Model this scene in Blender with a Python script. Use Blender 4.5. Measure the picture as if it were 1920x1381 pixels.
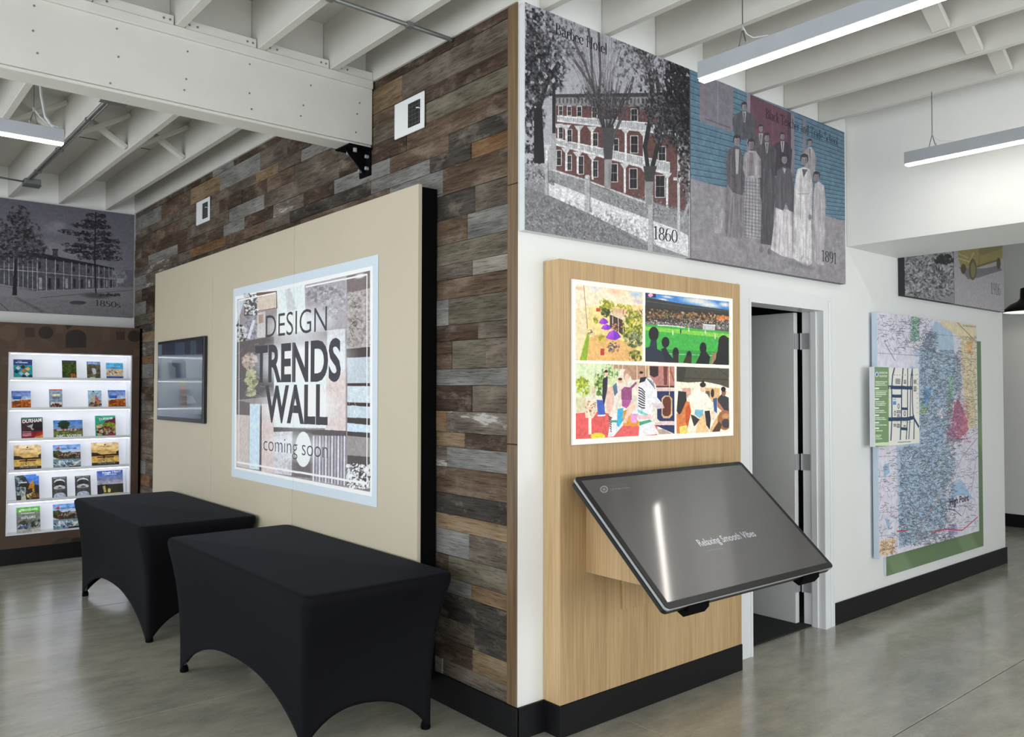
import bpy, bmesh, math, random
import numpy as np
from mathutils import Vector, Matrix, Euler

for o in list(bpy.data.objects):
    bpy.data.objects.remove(o)
scene = bpy.context.scene
COL = scene.collection
R = math.radians
def lin(c):
    """sRGB 0-255 -> linear rgba"""
    f = lambda v: v / 12.92 if v <= .04045 else ((v + .055) / 1.055) ** 2.4
    return tuple(f(x / 255.) for x in c[:3]) + (1.,)

# ---------------------------------------------------------------- camera
F_PX, YAW, PITCH, ROLL = 1532.4, .8689, .0258, .0016
CAM = Vector((-2.4575, -2.8649, 1.6))
fw = Vector((math.cos(YAW) * math.cos(PITCH), math.sin(YAW) * math.cos(PITCH), math.sin(PITCH)))
rt = Vector((math.sin(YAW), -math.cos(YAW), 0))
up = rt.cross(fw)
rt2 = rt * math.cos(ROLL) + up * math.sin(ROLL)
up2 = -rt * math.sin(ROLL) + up * math.cos(ROLL)
cd = bpy.data.cameras.new('camera')
cd.sensor_width = 36.; cd.lens = F_PX / 1920. * 36.; cd.clip_start = .05; cd.clip_end = 200
cam = bpy.data.objects.new('camera', cd); COL.objects.link(cam)
cam.matrix_world = Matrix(((rt2.x, up2.x, -fw.x, CAM.x), (rt2.y, up2.y, -fw.y, CAM.y), (rt2.z, up2.z, -fw.z, CAM.z), (0, 0, 0, 1)))
scene.camera = cam
def ray(u, v):
    return fw + rt2 * ((u - 960.) / F_PX) - up2 * ((v - 690.5) / F_PX)
def hit(u, v, ax, val):
    d = ray(u, v)
    return CAM + d * ((val - CAM[ax]) / d[ax])

# ---------------------------------------------------------------- light and exposure
scene.view_settings.view_transform = 'Standard'
scene.view_settings.look = 'None'
scene.view_settings.gamma = 1.
scene.view_settings.use_curve_mapping = False
scene.view_settings.exposure = 0.0
SKY = 5.0            # overcast daylight outside the added, unseen windows
LED = 19.0           # linear lamps
world = bpy.data.worlds.new('sky'); scene.world = world; world.use_nodes = True
bg = world.node_tree.nodes['Background']
bg.inputs[0].default_value = (.89, .95, 1., 1); bg.inputs[1].default_value = SKY
XL, XR, YR, YB = -5.6, 8.28, -6.4, 6.08        # room: unseen left wall, far right wall, unseen rear wall, back wall
WIN_L = [(-5.0, -1.9), (-1.6, 1.5), (1.8, 4.9)]  # added window openings in the left wall (y ranges)
WIN_R = [(-4.9, -1.9), (-1.5, 1.5), (1.9, 4.9)]  # added window openings in the rear wall (x ranges)
WZ = (.5, 2.75)
def portal(name, loc, rot, sx, sy):
    l = bpy.data.lights.new(name, 'AREA'); l.shape = 'RECTANGLE'; l.size = sx; l.size_y = sy
    l.cycles.is_portal = True
    o = bpy.data.objects.new(name, l); COL.objects.link(o); o.location = loc; o.rotation_euler = rot
for a, b in WIN_L:  # portals guide sky light through the added windows
    portal('window_daylight', (XL - .12, (a + b) / 2, sum(WZ) / 2), (R(90), 0, R(-90)), b - a, WZ[1] - WZ[0])
for a, b in WIN_R:
    portal('window_daylight', ((a + b) / 2, YR - .12, sum(WZ) / 2), (R(90), 0, 0), b - a, WZ[1] - WZ[0])

# ---------------------------------------------------------------- helpers
def tag(o, label=None, cat=None, group=None, kind=None):
    if label: o['label'] = label
    if cat: o['category'] = cat
    if group: o['group'] = group
    if kind: o['kind'] = kind
    return o
def thing(name, loc, label=None, cat=None, group=None, kind=None):
    o = bpy.data.objects.new(name, None); COL.objects.link(o); o.location = loc
    o.empty_display_size = .1
    return tag(o, label, cat, group, kind)
def root_loc(p):
    v = Vector((0, 0, 0))
    while p is not None:
        v = v + Vector(p.location); p = p.parent
    return v
class MB:
    """collects boxes, tubes, quads in world coordinates; build() makes ONE mesh object"""
    def __init__(s): s.v = []; s.f = []; s.uv = {}
    def quad(s, a, b, c, d, uv=None):
        n = len(s.v); s.v += [tuple(a), tuple(b), tuple(c), tuple(d)]; s.f.append((n, n + 1, n + 2, n + 3))
        if uv: s.uv[len(s.f) - 1] = uv
        return s
    def box(s, x0, x1, y0, y1, z0, z1, m=None):
        n = len(s.v)
        p = [(x0, y0, z0), (x1, y0, z0), (x1, y1, z0), (x0, y1, z0), (x0, y0, z1), (x1, y0, z1), (x1, y1, z1), (x0, y1, z1)]
        if m is not None: p = [tuple(m @ Vector(q)) for q in p]
        s.v += p
        s.f += [(n, n + 3, n + 2, n + 1), (n + 4, n + 5, n + 6, n + 7), (n, n + 1, n + 5, n + 4), (n + 1, n + 2, n + 6, n + 5), (n + 2, n + 3, n + 7, n + 6), (n + 3, n, n + 4, n + 7)]
        return s
    def cbox(s, x0, x1, y0, y1, z0, z1, c=.004, m=None):
        """chamfered box: 24 verts"""
        n = len(s.v); idx = {}
        xs, ys, zs = (x0, x1), (y0, y1), (z0, z1); k = 0
        for i in (0, 1):
            for j in (0, 1):
                for l in (0, 1):
                    X, Y, Z = xs[i], ys[j], zs[l]
                    ix, iy, iz = (c if i == 0 else -c), (c if j == 0 else -c), (c if l == 0 else -c)
                    for ax, p in ((0, (X, Y + iy, Z + iz)), (1, (X + ix, Y, Z + iz)), (2, (X + ix, Y + iy, Z))):
                        idx[(i, j, l, ax)] = n + k; k += 1
                        s.v.append(tuple(m @ Vector(p)) if m is not None else p)
        g = lambda i, j, l, a: idx[(i, j, l, a)]
        fs = []
        for i in (0, 1):
            fs += [[g(i, 0, 0, 0), g(i, 1, 0, 0), g(i, 1, 1, 0), g(i, 0, 1, 0)], [g(0, i, 0, 1), g(1, i, 0, 1), g(1, i, 1, 1), g(0, i, 1, 1)], [g(0, 0, i, 2), g(1, 0, i, 2), g(1, 1, i, 2), g(0, 1, i, 2)]]
        for i in (0, 1):
            for j in (0, 1):
                fs += [[g(i, j, 0, 0), g(i, j, 1, 0), g(i, j, 1, 1), g(i, j, 0, 1)], [g(i, 0, j, 0), g(i, 1, j, 0), g(i, 1, j, 2), g(i, 0, j, 2)], [g(0, i, j, 1), g(1, i, j, 1), g(1, i, j, 2), g(0, i, j, 2)]]
                for l in (0, 1): fs.append([g(i, j, l, 0), g(i, j, l, 1), g(i, j, l, 2)])
        cen = Vector(((x0 + x1) / 2, (y0 + y1) / 2, (z0 + z1) / 2))
        if m is not None: cen = m @ cen
        for f in fs:
            P = [Vector(s.v[q]) for q in f]
            nrm = (P[1] - P[0]).cross(P[2] - P[0])
            if nrm.dot(sum(P, Vector()) / len(P) - cen) < 0: f = f[::-1]
            s.f.append(tuple(f))
        return s
    def tube(s, pts, r, n=10, cap=True, radii=None):
        pts = [Vector(p) for p in pts]; rings = []
        for i, p in enumerate(pts):
            d = (pts[min(i + 1, len(pts) - 1)] - pts[max(i - 1, 0)]).normalized()
            a = d.orthogonal().normalized() if i == 0 else (prev - d * prev.dot(d)).normalized()
            prev = a; b = d.cross(a); q = radii[i] if radii else r
            rings.append(len(s.v))
            for k in range(n):
                t = 2 * math.pi * k / n
                s.v.append(tuple(p + a * (q * math.cos(t)) + b * (q * math.sin(t))))
        for i in range(len(pts) - 1):
            for k in range(n):
                s.f.append((rings[i] + k, rings[i] + (k + 1) % n, rings[i + 1] + (k + 1) % n, rings[i + 1] + k))
        if cap:
            s.f.append(tuple(rings[0] + k for k in range(n))[::-1]); s.f.append(tuple(rings[-1] + k for k in range(n)))
        return s
    def lathe(s, prof, cx, cy, n=32):
        rings = []
        for r_, z in prof:
            rings.append(len(s.v))
            for k in range(n):
                t = 2 * math.pi * k / n
                s.v.append((cx + r_ * math.cos(t), cy + r_ * math.sin(t), z))
        for i in range(len(prof) - 1):
            for k in range(n):
                s.f.append((rings[i] + k, rings[i] + (k + 1) % n, rings[i + 1] + (k + 1) % n, rings[i + 1] + k))
        return s
    def prism(s, poly, ax, a, b):
        """extrude 2D polygon along axis ax from a to b; poly in the other two axes (order x,y,z)"""
        def mk(p, t):
            q = list(p); q.insert(ax, t); return tuple(q)
        n = len(s.v); k = len(poly)
        s.v += [mk(p, a) for p in poly] + [mk(p, b) for p in poly]
        s.f += [tuple(range(n, n + k)), tuple(range(n + k, n + 2 * k))[::-1]]
        for i in range(k): s.f.append((n + i, n + (i + 1) % k, n + k + (i + 1) % k, n + k + i))
        return s
    def build(s, name, mat, parent=None, smooth=False, fix=False):
        me = bpy.data.meshes.new(name); L = root_loc(parent)
        me.from_pydata([(x - L.x, y - L.y, z - L.z) for x, y, z in s.v], [], s.f)
        if s.uv:
            u = me.uv_layers.new(name='UVMap')
            for fi, uvs in s.uv.items():
                for li, q in zip(me.polygons[fi].loop_indices, uvs): u.data[li].uv = q
        if fix:
            bm = bmesh.new(); bm.from_mesh(me); bmesh.ops.remove_doubles(bm, verts=bm.verts, dist=1e-5)
            bmesh.ops.recalc_face_normals(bm, faces=bm.faces); bm.to_mesh(me); bm.free()
        if smooth:
            for p in me.polygons: p.use_smooth = True
        me.materials.append(mat)
        o = bpy.data.objects.new(name, me); COL.objects.link(o); o.parent = parent
        return o
def box(name, dims, mat, parent=None, c=0):
    return (MB().cbox(*dims, c=c) if c else MB().box(*dims)).build(name, mat, parent)
def copy_part(o, loc, parent):
    c = o.copy(); COL.objects.link(c); c.parent = parent; c.location = loc
    return c

# ---------------------------------------------------------------- materials
class Nodes:
    def __init__(s, name):
        s.m = bpy.data.materials.new(name); s.m.use_nodes = True; s.t = s.m.node_tree
        s.b = s.t.nodes['Principled BSDF']
    def n(s, typ, **kw):
        q = s.t.nodes.new(typ)
        for k, v in kw.items():
            if k in q.inputs: q.inputs[k].default_value = v
            else: setattr(q, k, v)
        return q
    def l(s, a, b): s.t.links.new(a, b)
    def coord(s, scale, rand=False):
        tc = s.n('ShaderNodeTexCoord'); mp = s.n('ShaderNodeMapping'); mp.inputs['Scale'].default_value = scale
        s.l(tc.outputs['Object'], mp.inputs['Vector'])
        if rand:
            oi = s.n('ShaderNodeObjectInfo'); ml = s.n('ShaderNodeMath', operation='MULTIPLY'); ml.inputs[1].default_value = 47.
            s.l(oi.outputs['Random'], ml.inputs[0]); s.l(ml.outputs[0], mp.inputs['Location'])
        return mp.outputs[0]
    def noise(s, vec, scale, detail=4, rough=.6):
        q = s.n('ShaderNodeTexNoise'); q.inputs['Scale'].default_value = scale; q.inputs['Detail'].default_value = detail; q.inputs['Roughness'].default_value = rough
        s.l(vec, q.inputs['Vector']); return q.outputs['Fac']
    def ramp(s, fac, stops):
        q = s.n('ShaderNodeValToRGB'); e = q.color_ramp.elements
        while len(e) < len(stops): e.new(.5)
        for i, (p, c) in enumerate(stops): e[i].position = p; e[i].color = c
        s.l(fac, q.inputs[0]); return q.outputs[0]
    def mix(s, fac, a, b, mode='MIX'):
        q = s.n('ShaderNodeMix', data_type='RGBA', blend_type=mode)
        if hasattr(fac, 'links'): s.l(fac, q.inputs[0])
        else: q.inputs[0].default_value = fac
        for k, v in ((6, a), (7, b)):
            if hasattr(v, 'links'): s.l(v, q.inputs[k])
            else: q.inputs[k].default_value = v
        return q.outputs[2]
    def bump(s, h, strength, dist=.01):
        q = s.n('ShaderNodeBump'); q.inputs['Strength'].default_value = strength; q.inputs['Distance'].default_value = dist
        s.l(h, q.inputs['Height']); s.l(q.outputs[0], s.b.inputs['Normal'])
    def set(s, **kw):
        for k, v in kw.items():
            i = s.b.inputs[k.replace('_', ' ')]
            if hasattr(v, 'links'): s.l(v, i)
            else: i.default_value = v
        return s.m
def plain(name, rgb, rough=.5, metal=0., mott=.04, scale=6., **kw):
    """single colour with faint procedural mottling"""
    s = Nodes(name); c = lin(rgb)
    f = s.noise(s.coord((1, 1, 1)), scale, 3)
    lo = tuple(x * (1 - mott) for x in c[:3]) + (1,); hi = tuple(min(1, x * (1 + mott)) for x in c[:3]) + (1,)
    return s.set(Base_Color=s.ramp(f, [(.3, lo), (.7, hi)]), Roughness=rough, Metallic=metal, **kw)
def emit(name, rgb, strength):
    s = Nodes(name)
    return s.set(Base_Color=(.8, .8, .8, 1), Emission_Color=lin(rgb), Emission_Strength=strength)

M = {}
M['white'] = plain('wall_paint_white', (240, 240, 237), .55, mott=.012, scale=3)
M['ceil'] = plain('ceiling_paint', (214, 211, 205), .6, mott=.03, scale=5)
M['trimw'] = plain('trim_paint_white', (236, 237, 238), .35, mott=.01)
M['doorp'] = plain('door_paint', (222, 222, 220), .45, mott=.02)
M['base'] = plain('black_vinyl', (15, 15, 18), .5, mott=.1, Specular_IOR_Level=.3)
M['black'] = plain('black_matte', (5, 5, 6), .8, Specular_IOR_Level=.1)
M['dark'] = plain('dark_plastic', (20, 20, 22), .35)
M['steel'] = plain('brushed_steel', (176, 178, 180), .4, .35)
M['galv'] = plain('galvanised_conduit', (135, 137, 136), .45, .7)
M['beige'] = plain('panel_laminate_beige', (204, 193, 171), .5, mott=.015, scale=2)
M['alu'] = plain('lamp_housing_grey', (176, 180, 186), .45, .2)
M['carpet'] = plain('dark_carpet', (26, 27, 30), .95, mott=.4, scale=180)
M['green'] = plain('green_board', (112, 138, 96), .5, mott=.03)
M['edgew'] = plain('board_edge_white', (225, 228, 232), .5)
M['lens'] = emit('lamp_diffuser', (255, 249, 240), LED)
M['wire'] = plain('steel_cable', (110, 110, 112), .4, .8)
def mk_floor():
    s = Nodes('polished_concrete'); tc = s.n('ShaderNodeTexCoord')
    geo = s.n('ShaderNodeNewGeometry'); v = geo.outputs['Position']
    big = s.noise(v, .9, 5, .62)
    mp = s.n('ShaderNodeMapping'); mp.inputs['Scale'].default_value = (1.1, 2.6, 1); mp.inputs['Rotation'].default_value = (0, 0, .5); s.l(v, mp.inputs[0])
    streak = s.noise(mp.outputs[0], 2.6, 7, .68); fine = s.noise(v, 60, 3)
    c1 = s.ramp(big, [(.3, lin((140, 139, 127))), (.5, lin((168, 164, 149))), (.72, lin((190, 184, 166)))])
    c2 = s.ramp(streak, [(.3, lin((126, 127, 119))), (.52, lin((168, 165, 150))), (.75, lin((204, 197, 178)))])
    c = s.mix(.62, c1, c2); c = s.mix(.12, c, s.ramp(fine, [(.35, (.1, .1, .09, 1)), (.65, (.5, .48, .42, 1))]))
    r = s.n('ShaderNodeMapRange'); s.l(streak, r.inputs[0]); r.inputs[3].default_value = .12; r.inputs[4].default_value = .30
    s.bump(streak, .03, .01)
    return s.set(Base_Color=c, Roughness=r.outputs[0], Specular_IOR_Level=.6, Coat_Weight=.25, Coat_Roughness=.12)
M['floor'] = mk_floor()
M['joint'] = plain('joint_filler', (70, 68, 60), .9)
def mk_oak(name, a, b, c):
    s = Nodes(name); v = s.coord((26, 26, 1.1)); f = s.noise(v, 1.0, 6, .6)
    v2 = s.coord((120, 120, 3)); g = s.noise(v2, 1.0, 3, .5)
    v3 = s.coord((3.5, 3.5, .35)); w = s.noise(v3, 1., 2)
    col = s.ramp(f, [(.3, lin(a)), (.5, lin(b)), (.72, lin(c))])
    col = s.mix(.4, col, s.ramp(g, [(.36, tuple(v * .72 for v in lin(a)[:3]) + (1,)), (.62, lin(c))])); col = s.mix(.3, col, s.ramp(w, [(.35, lin(a)), (.65, lin(c))]))
    s.bump(f, .03, .004)
    return s.set(Base_Color=col, Roughness=.42)
M['oak'] = mk_oak('oak_laminate', (172, 138, 95), (196, 162, 116), (214, 183, 138))
def mk_plank(i, a, b, c, paint=None):
    """weathered board, grain along the wall (y)"""
    s = Nodes('reclaimed_wood_%s' % 'abcdefghijklmnop'[i])
    f = s.noise(s.coord((30, 3.2, 70), True), 1., 9, .78); g = s.noise(s.coord((5, 2.0, 7), True), 1., 5, .65)
    k = s.noise(s.coord((60, 9, 190), True), 1., 4, .7); h = s.noise(s.coord((4, 5, 12), True), 1., 5, .7)
    col = s.ramp(f, [(.34, lin(a)), (.5, lin(b)), (.66, lin(c))])
    col = s.mix(.5, col, s.ramp(g, [(.36, lin(a)), (.64, lin(c))]))
    col = s.mix(.85, col, s.ramp(k, [(.34, (.28, .25, .22, 1)), (.5, (1, 1, 1, 1))]), 'MULTIPLY')
    col = s.mix(s.ramp(h, [(.52, (0, 0, 0, 1)), (.75, (.75, .75, .75, 1))]), col, lin((150, 138, 124)))
    if paint:
        p = s.noise(s.coord((5, 3, 16), True), 1., 6, .75); col = s.mix(s.ramp(p, [(.55, (0, 0, 0, 1)), (.63, (1, 1, 1, 1))]), col, lin(paint))
    s.bump(f, .8, .01)
    return s.set(Base_Color=col, Roughness=.9, Specular_IOR_Level=.15)
PL = [mk_plank(0, (66, 58, 52), (100, 89, 79), (138, 126, 113)),        # 0 grey brown
      mk_plank(1, (44, 41, 39), (68, 63, 59), (100, 94, 88)),           # 1 charcoal
      mk_plank(2, (90, 89, 87), (128, 127, 124), (168, 166, 162)),      # 2 grey
      mk_plank(3, (66, 53, 43), (98, 80, 66), (136, 115, 98)),         # 3 brown
      mk_plank(4, (98, 79, 58), (138, 116, 89), (174, 150, 120)),       # 4 tan
      mk_plank(5, (48, 39, 33), (74, 60, 50), (106, 88, 75)),           # 5 dark brown
      mk_plank(6, (124, 116, 106), (156, 148, 137), (190, 183, 172)),   # 6 pale
      mk_plank(7, (76, 71, 60), (108, 101, 87), (142, 134, 117)),       # 7 olive grey
      mk_plank(8, (82, 58, 40), (120, 88, 60), (156, 122, 88)),         # 8 warm brown
      mk_plank(9, (80, 71, 65), (114, 103, 94), (150, 138, 128), (196, 192, 186))]  # 9 grey, flaking white paint
M['ttrim'] = mk_oak('corner_board_wood', (80, 62, 43), (114, 91, 64), (146, 121, 89))
def mk_cloth():
    s = Nodes('black_spandex'); f = s.noise(s.coord((1, 1, 1)), 240, 2)
    s.bump(f, .05, .001)
    return s.set(Base_Color=s.ramp(f, [(.3, lin((12, 12, 15))), (.7, lin((18, 18, 22)))]), Roughness=.8, Sheen_Weight=.06, Sheen_Roughness=.4, Sheen_Tint=(.3, .36, .5, 1), Specular_IOR_Level=.12)
M['cloth'] = mk_cloth()
# ================================================================ SETTING
BH = .148                                   # baseboard height
ZJ, ZD = 3.41, 3.695                        # joist underside, deck
WE = 5.97                                   # end of the white wall
# ---- floor: concrete slabs between saw cut joints
floor = tag(box('floor', (XL - .2, XR + .2, YR - .2, YB + .2, -.15, -.012), M['joint']), 'polished grey green concrete floor with saw cut joints', 'floor', kind='structure')
xs = [XL - .1, -4.2, -1.83, .55, 2.95, 5.35, XR + .1]; ys = [YR - .1, -3.55, -1.085, 1.385, 3.73, YB + .1]
for i in range(len(xs) - 1):
    for j in range(len(ys) - 1):
        box('slab', (xs[i] + .0025, xs[i + 1] - .0025, ys[j] + .0025, ys[j + 1] - .0025, -.1, 0), M['floor'], floor, c=.002)

# ---- ceiling: deck, joists, bridging
ceiling = tag(box('ceiling', (XL - .2, XR + .2, YR - .2, YB + .3, ZD, ZD + .1), M['ceil']), 'white painted ceiling deck with exposed joists', 'ceiling', kind='structure')
JX = [-.29 + .425 * k for k in range(-12, 19)]
BY0, BY1 = 1.31, 1.455                      # beam faces
def joist(x, y0, y1):
    return box('joist', (x, x + .045, y0, y1, ZJ, ZD + .002), M['ceil'], ceiling, c=.003)
for x in JX:
    if x < -.1:
        joist(x, YR, BY0 + .07); joist(x, BY0 + .075, YB)
    elif x < 2.9: joist(x, YR, 0)
    elif x > 3.9: joist(x, YR, 0 if x < WE else YB)
for y in (-3.2, -.2 + .02, 2.75, 4.6):      # deck seams
    if y > 1.4: box('deck_seam', (XL, -.02, y, y + .006, ZD - .004, ZD + .001), M['joint'], ceiling)
# cross bridging
def strut(name, a, b, w=.07, t=.03, parent=ceiling):
    a, b = Vector(a), Vector(b); d = b - a; L = d.length; d.normalize()
    yv = Vector((0, 1, 0)); n = d.cross(yv).normalized()
    m = Matrix(((d.x, yv.x, n.x, a.x), (d.y, yv.y, n.y, a.y), (d.z, yv.z, n.z, a.z), (0, 0, 0, 1)))
    return MB().cbox(0, L, 0, w, -t / 2, t / 2, c=.003, m=m).build(name, M['ceil'], parent)
for k in range(-5, 0):
    x0 = -.29 + .425 * k + .045; x1 = -.29 + .425 * (k + 1)
    strut('bridging', (x0 + .005, 3.70, ZD - .04), (x1 - .005, 3.70, ZJ + .02)); strut('bridging', (x0 + .005, 3.62, ZJ + .02), (x1 - .005, 3.62, ZD - .04))
for k in range(0, 7):
    x0 = -.29 + .425 * k + .045; x1 = -.29 + .425 * (k + 1)
    strut('bridging', (x0 + .005, -1.19, ZD - .04), (x1 - .005, -1.19, ZJ + .015), w=.085); strut('bridging', (x0 + .005, -1.29, ZJ + .015), (x1 - .005, -1.29, ZD - .04), w=.085)

# ---- built-up beam carried by the plank wall
beam = tag(box('ceiling_beam', (XL, -.006, BY0, BY1, 3.035, ZJ - .012), M['ceil'], c=.004), 'deep white painted beam running into the plank wall', 'beam', kind='structure')
box('cap_strip', (XL, -.0125, BY0 - .022, BY0 + .02, ZJ - .05, ZJ - .001), M['ceil'], beam, c=.004)
box('bottom_plate', (XL, -.006, BY0 + .012, BY1 + .012, 3.018, 3.034), M['ceil'], beam, c=.003)
for x in [q for q in JX if q < -.1]:
    box('ledger', (x + .05, min(x + .42, -.013), BY0 - .012, BY0 + .03, ZJ, ZJ + .05), M['ceil'], beam, c=.003)
    box('blocking', (x + .047, min(x + .424, -.013), BY0 + .07, BY0 + .105, ZJ, ZD), M['ceil'], beam)
random.seed(3); nb = MB()
for k in range(36):
    x = -.1 - (k // 3) * .33 + random.uniform(-.03, .03); z = 3.085 + (k % 3) * .105 + random.uniform(-.035, .035)
    nb.tube([(x, BY0 - .003, z), (x, BY0 + .002, z)], .005, 8)
for x in [q for q in JX if -3 < q < -.1]:
    for dx in (.07, .11, .37, .40): nb.tube([(x + dx, BY0 - .014, ZJ + .024), (x + dx, BY0 - .01, ZJ + .024)], .006, 8)
tag(nb.build('nail_heads', plain('nail_steel', (128, 124, 118), .5, .3), beam), kind='stuff')

# ---- plank clad wall (plane x = 0) and its boards
wall_left = tag(box('wall_left', (.022, .2, .02, YB + .1, 0, ZD), M['black']), 'wall clad in reclaimed wooden planks of mixed grey and brown', 'wall', kind='structure')
box('rim_board', (-.012, .022, .003, YB, ZJ, ZD), M['ceil'], wall_left)
ROWS = [3.41, 3.361, 3.217, 3.138, 3.031, 2.921, 2.829, 2.748, 2.608, 2.479, 2.35, 2.241, 2.165, 2.064, 1.929, 1.848, 1.705, 1.62, 1.49, 1.383, 1.308, 1.204, 1.069, .965, .886, .757, .644, .567, .439, .334, .226, .125]
# boards that show beside the corner, per row: [(from y, material), ...] reading away from the corner
NEAR = {0: [(0, 5)], 1: [(0, 0), (1.0, 4)], 2: [(0, 5), (.9, 3)], 3: [(0, 7)], 4: [(0, 3), (.95, 5)], 5: [(0, 1), (.55, 3), (1.12, 2)], 6: [(0, 8), (.36, 1), (.72, 2)], 7: [(0, 3), (.6, 2)],
        8: [(0, 0), (.33, 1)], 9: [(0, 2), (.39, 3)], 10: [(0, 7)], 11: [(0, 6), (.345, 0)], 12: [(0, 3)], 13: [(0, 7), (.545, 2)], 14: [(0, 0), (.3, 5)], 15: [(0, 0), (.245, 7), (.52, 3)],
        16: [(0, 2)], 17: [(0, 0), (.35, 5)], 18: [(0, 9)], 19: [(0, 5), (.405, 4)], 20: [(0, 2)], 21: [(0, 3)], 22: [(0, 1)], 23: [(0, 4)], 24: [(0, 0), (.37, 2)], 25: [(0, 7)], 26: [(0, 4), (.352, 2)], 27: [(0, 1)],
        28: [(0, 1), (.32, 0)], 29: [(0, 4), (.335, 5)], 30: [(0, 0)]}
random.seed(11)
def planks_row(r, y0, y1, first=None):
    z1, z0 = ROWS[r], ROWS[r + 1]; z0 = max(z0, BH - .01)
    cuts = []
    if first:
        for i, (yy, mi) in enumerate(first):
            cuts.append((max(yy, y0), mi))
        y = first[-1][0] + random.uniform(.45, 1.0)
    else: y = y0
    if not first: cuts.append((y, random.choice((0, 1, 2, 3, 3, 3, 5, 5, 7, 9)))); y += random.uniform(.2, .8)
    while y < y1 - .1:
        cuts.append((y, random.choice((0, 0, 1, 2, 2, 3, 3, 3, 5, 5, 5, 7, 4, 8, 9)))); y += random.uniform(.3, 1.15)
    for i, (ya, mi) in enumerate(cuts):
        yb = cuts[i + 1][0] if i + 1 < len(cuts) else y1
        if yb - ya < .02: continue
        if ya >= y1: break
        yb = min(yb, y1); d = random.uniform(-.003, .004)
        c = ((ya + yb) / 2, (z0 + z1) / 2); hy, hz = (yb - ya) / 2 - .0008, (z1 - z0) / 2 - .0008
        o = MB().cbox(-.001 + d, .022, c[0] - hy, c[0] + hy, c[1] - hz, c[1] + hz, c=.002).build('plank', PL[mi], None)
        me = o.data
        for v in me.vertices: v.co.y -= c[0]; v.co.z -= c[1]
        o.location = (0, c[0], c[1]); o.parent = wall_left
for r in range(len(ROWS) - 1):
    if ROWS[r + 1] > 2.6: planks_row(r, .072, YB - .002, NEAR[r])
    else:
        planks_row(r, .072, .9, NEAR[r]); planks_row(r, 4.72, YB - .002)
# corner board closing the planks
t1 = thing('trim_1', (0, .036, 0), 'weathered brown corner board closing the plank wall', 'trim', kind='structure')
for z0, z1 in ((BH, 1.345), (1.348, 2.558), (2.561, ZJ)): box('corner_board', (-.006, .03, .001, .071, z0, z1), M['ttrim'], t1, c=.002)

# ---- white wall (plane y = 0) with the door opening
DX0, DX1, DZ = 1.835, 2.72, 2.155
wf = MB().box(.031, DX0, .001, .14, 0, ZD).box(.0005, .031, .0008, .0012, 0, ZD).box(DX1, WE, .001, .14, 0, ZD).box(DX0, DX1, .001, .14, DZ, ZD).box(WE - .14, WE, .14, YB, 0, ZD)
wall_front = tag(wf.build('wall_front', M['white']), 'white painted wall with the doorway, photo panels and map', 'wall', kind='structure')
# room behind the door
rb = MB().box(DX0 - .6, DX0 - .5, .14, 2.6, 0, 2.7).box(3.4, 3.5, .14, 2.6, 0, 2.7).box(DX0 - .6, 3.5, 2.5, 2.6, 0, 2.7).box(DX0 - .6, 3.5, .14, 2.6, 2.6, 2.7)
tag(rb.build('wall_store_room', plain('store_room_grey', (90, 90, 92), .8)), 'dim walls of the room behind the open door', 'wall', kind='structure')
cp = tag(MB().cbox(DX0 + .001, DX1 - .001, .085, 2.5, .001, .011, c=.003).build('carpet', M['carpet']), 'dark carpet beginning in the doorway', 'carpet', kind='structure')
# door: frame, leaf, hinges
d1 = thing('door_1', (DX1, 0, 0), 'white door standing open inward in a white frame', 'door', kind='structure')
fr = MB().box(DX0 - .11, DX0 - .001, -.014, .0, 0, DZ + .085).box(DX1 + .001, DX1 + .11, -.014, .0, 0, DZ + .085).box(DX0 - .001, DX1 + .001, -.014, 0, DZ + .001, DZ + .085)
fr.build('casing', M['trimw'], d1)
box('casing_bead', (DX1 + .055, DX1 + .075, -.022, -.013, 0, DZ + .05), M['trimw'], d1, c=.004)
jb = MB().box(DX0 - .001, DX0 + .02, -.018, .139, 0, DZ).box(DX1 - .02, DX1 + .001, -.018, .139, 0, DZ).box(DX0 + .0201, DX1 - .0201, -.018, .139, DZ - .02, DZ)
jb.build('jamb', M['trimw'], d1)
box('door_stop', (DX1 - .032, DX1 - .02, .03, .075, 0, DZ - .02), M['trimw'], d1, c=.003)
leaf = box('door_leaf', (DX1 - .080, DX1 - .036, .165, 1.03, .012, DZ - .022), M['doorp'], d1, c=.003)
for zc in (1.935, 1.107, .277):
    hb = MB().tube([(DX1 - .022, .148, zc - .057), (DX1 - .022, .148, zc + .057)], .007, 10)
    h = hb.build('hinge', M['steel'], d1)
    box('hinge_plate', (DX1 - .0225, DX1 - .02, .085, .143, zc - .055, zc + .055), M['steel'], h)
    box('hinge_plate', (DX1 - .080, DX1 - .027, .1615, .1645, zc - .055, zc + .055), M['steel'], h)

# ---- dropped header and the wall beyond
tag(box('wall_header', (3.06, 3.84, YR, .0, 2.613, ZD), M['white'], c=.002), 'white dropped header crossing the room to the right', 'wall', kind='structure')
tag(box('wall_right', (XR, XR + .15, YR, YB, 0, ZD), M['white']), 'far white wall beyond the passage', 'wall', kind='structure')
tag(box('wall_back', (XL, WE, YB, YB + .15, 0, ZD), M['white']), 'back wall behind the brochure rack', 'wall', kind='structure')
tag(box('wall_back_passage', (WE, XR, YB, YB + .15, 0, ZD), M['white']), 'end wall of the passage', 'wall', kind='structure')
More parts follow.
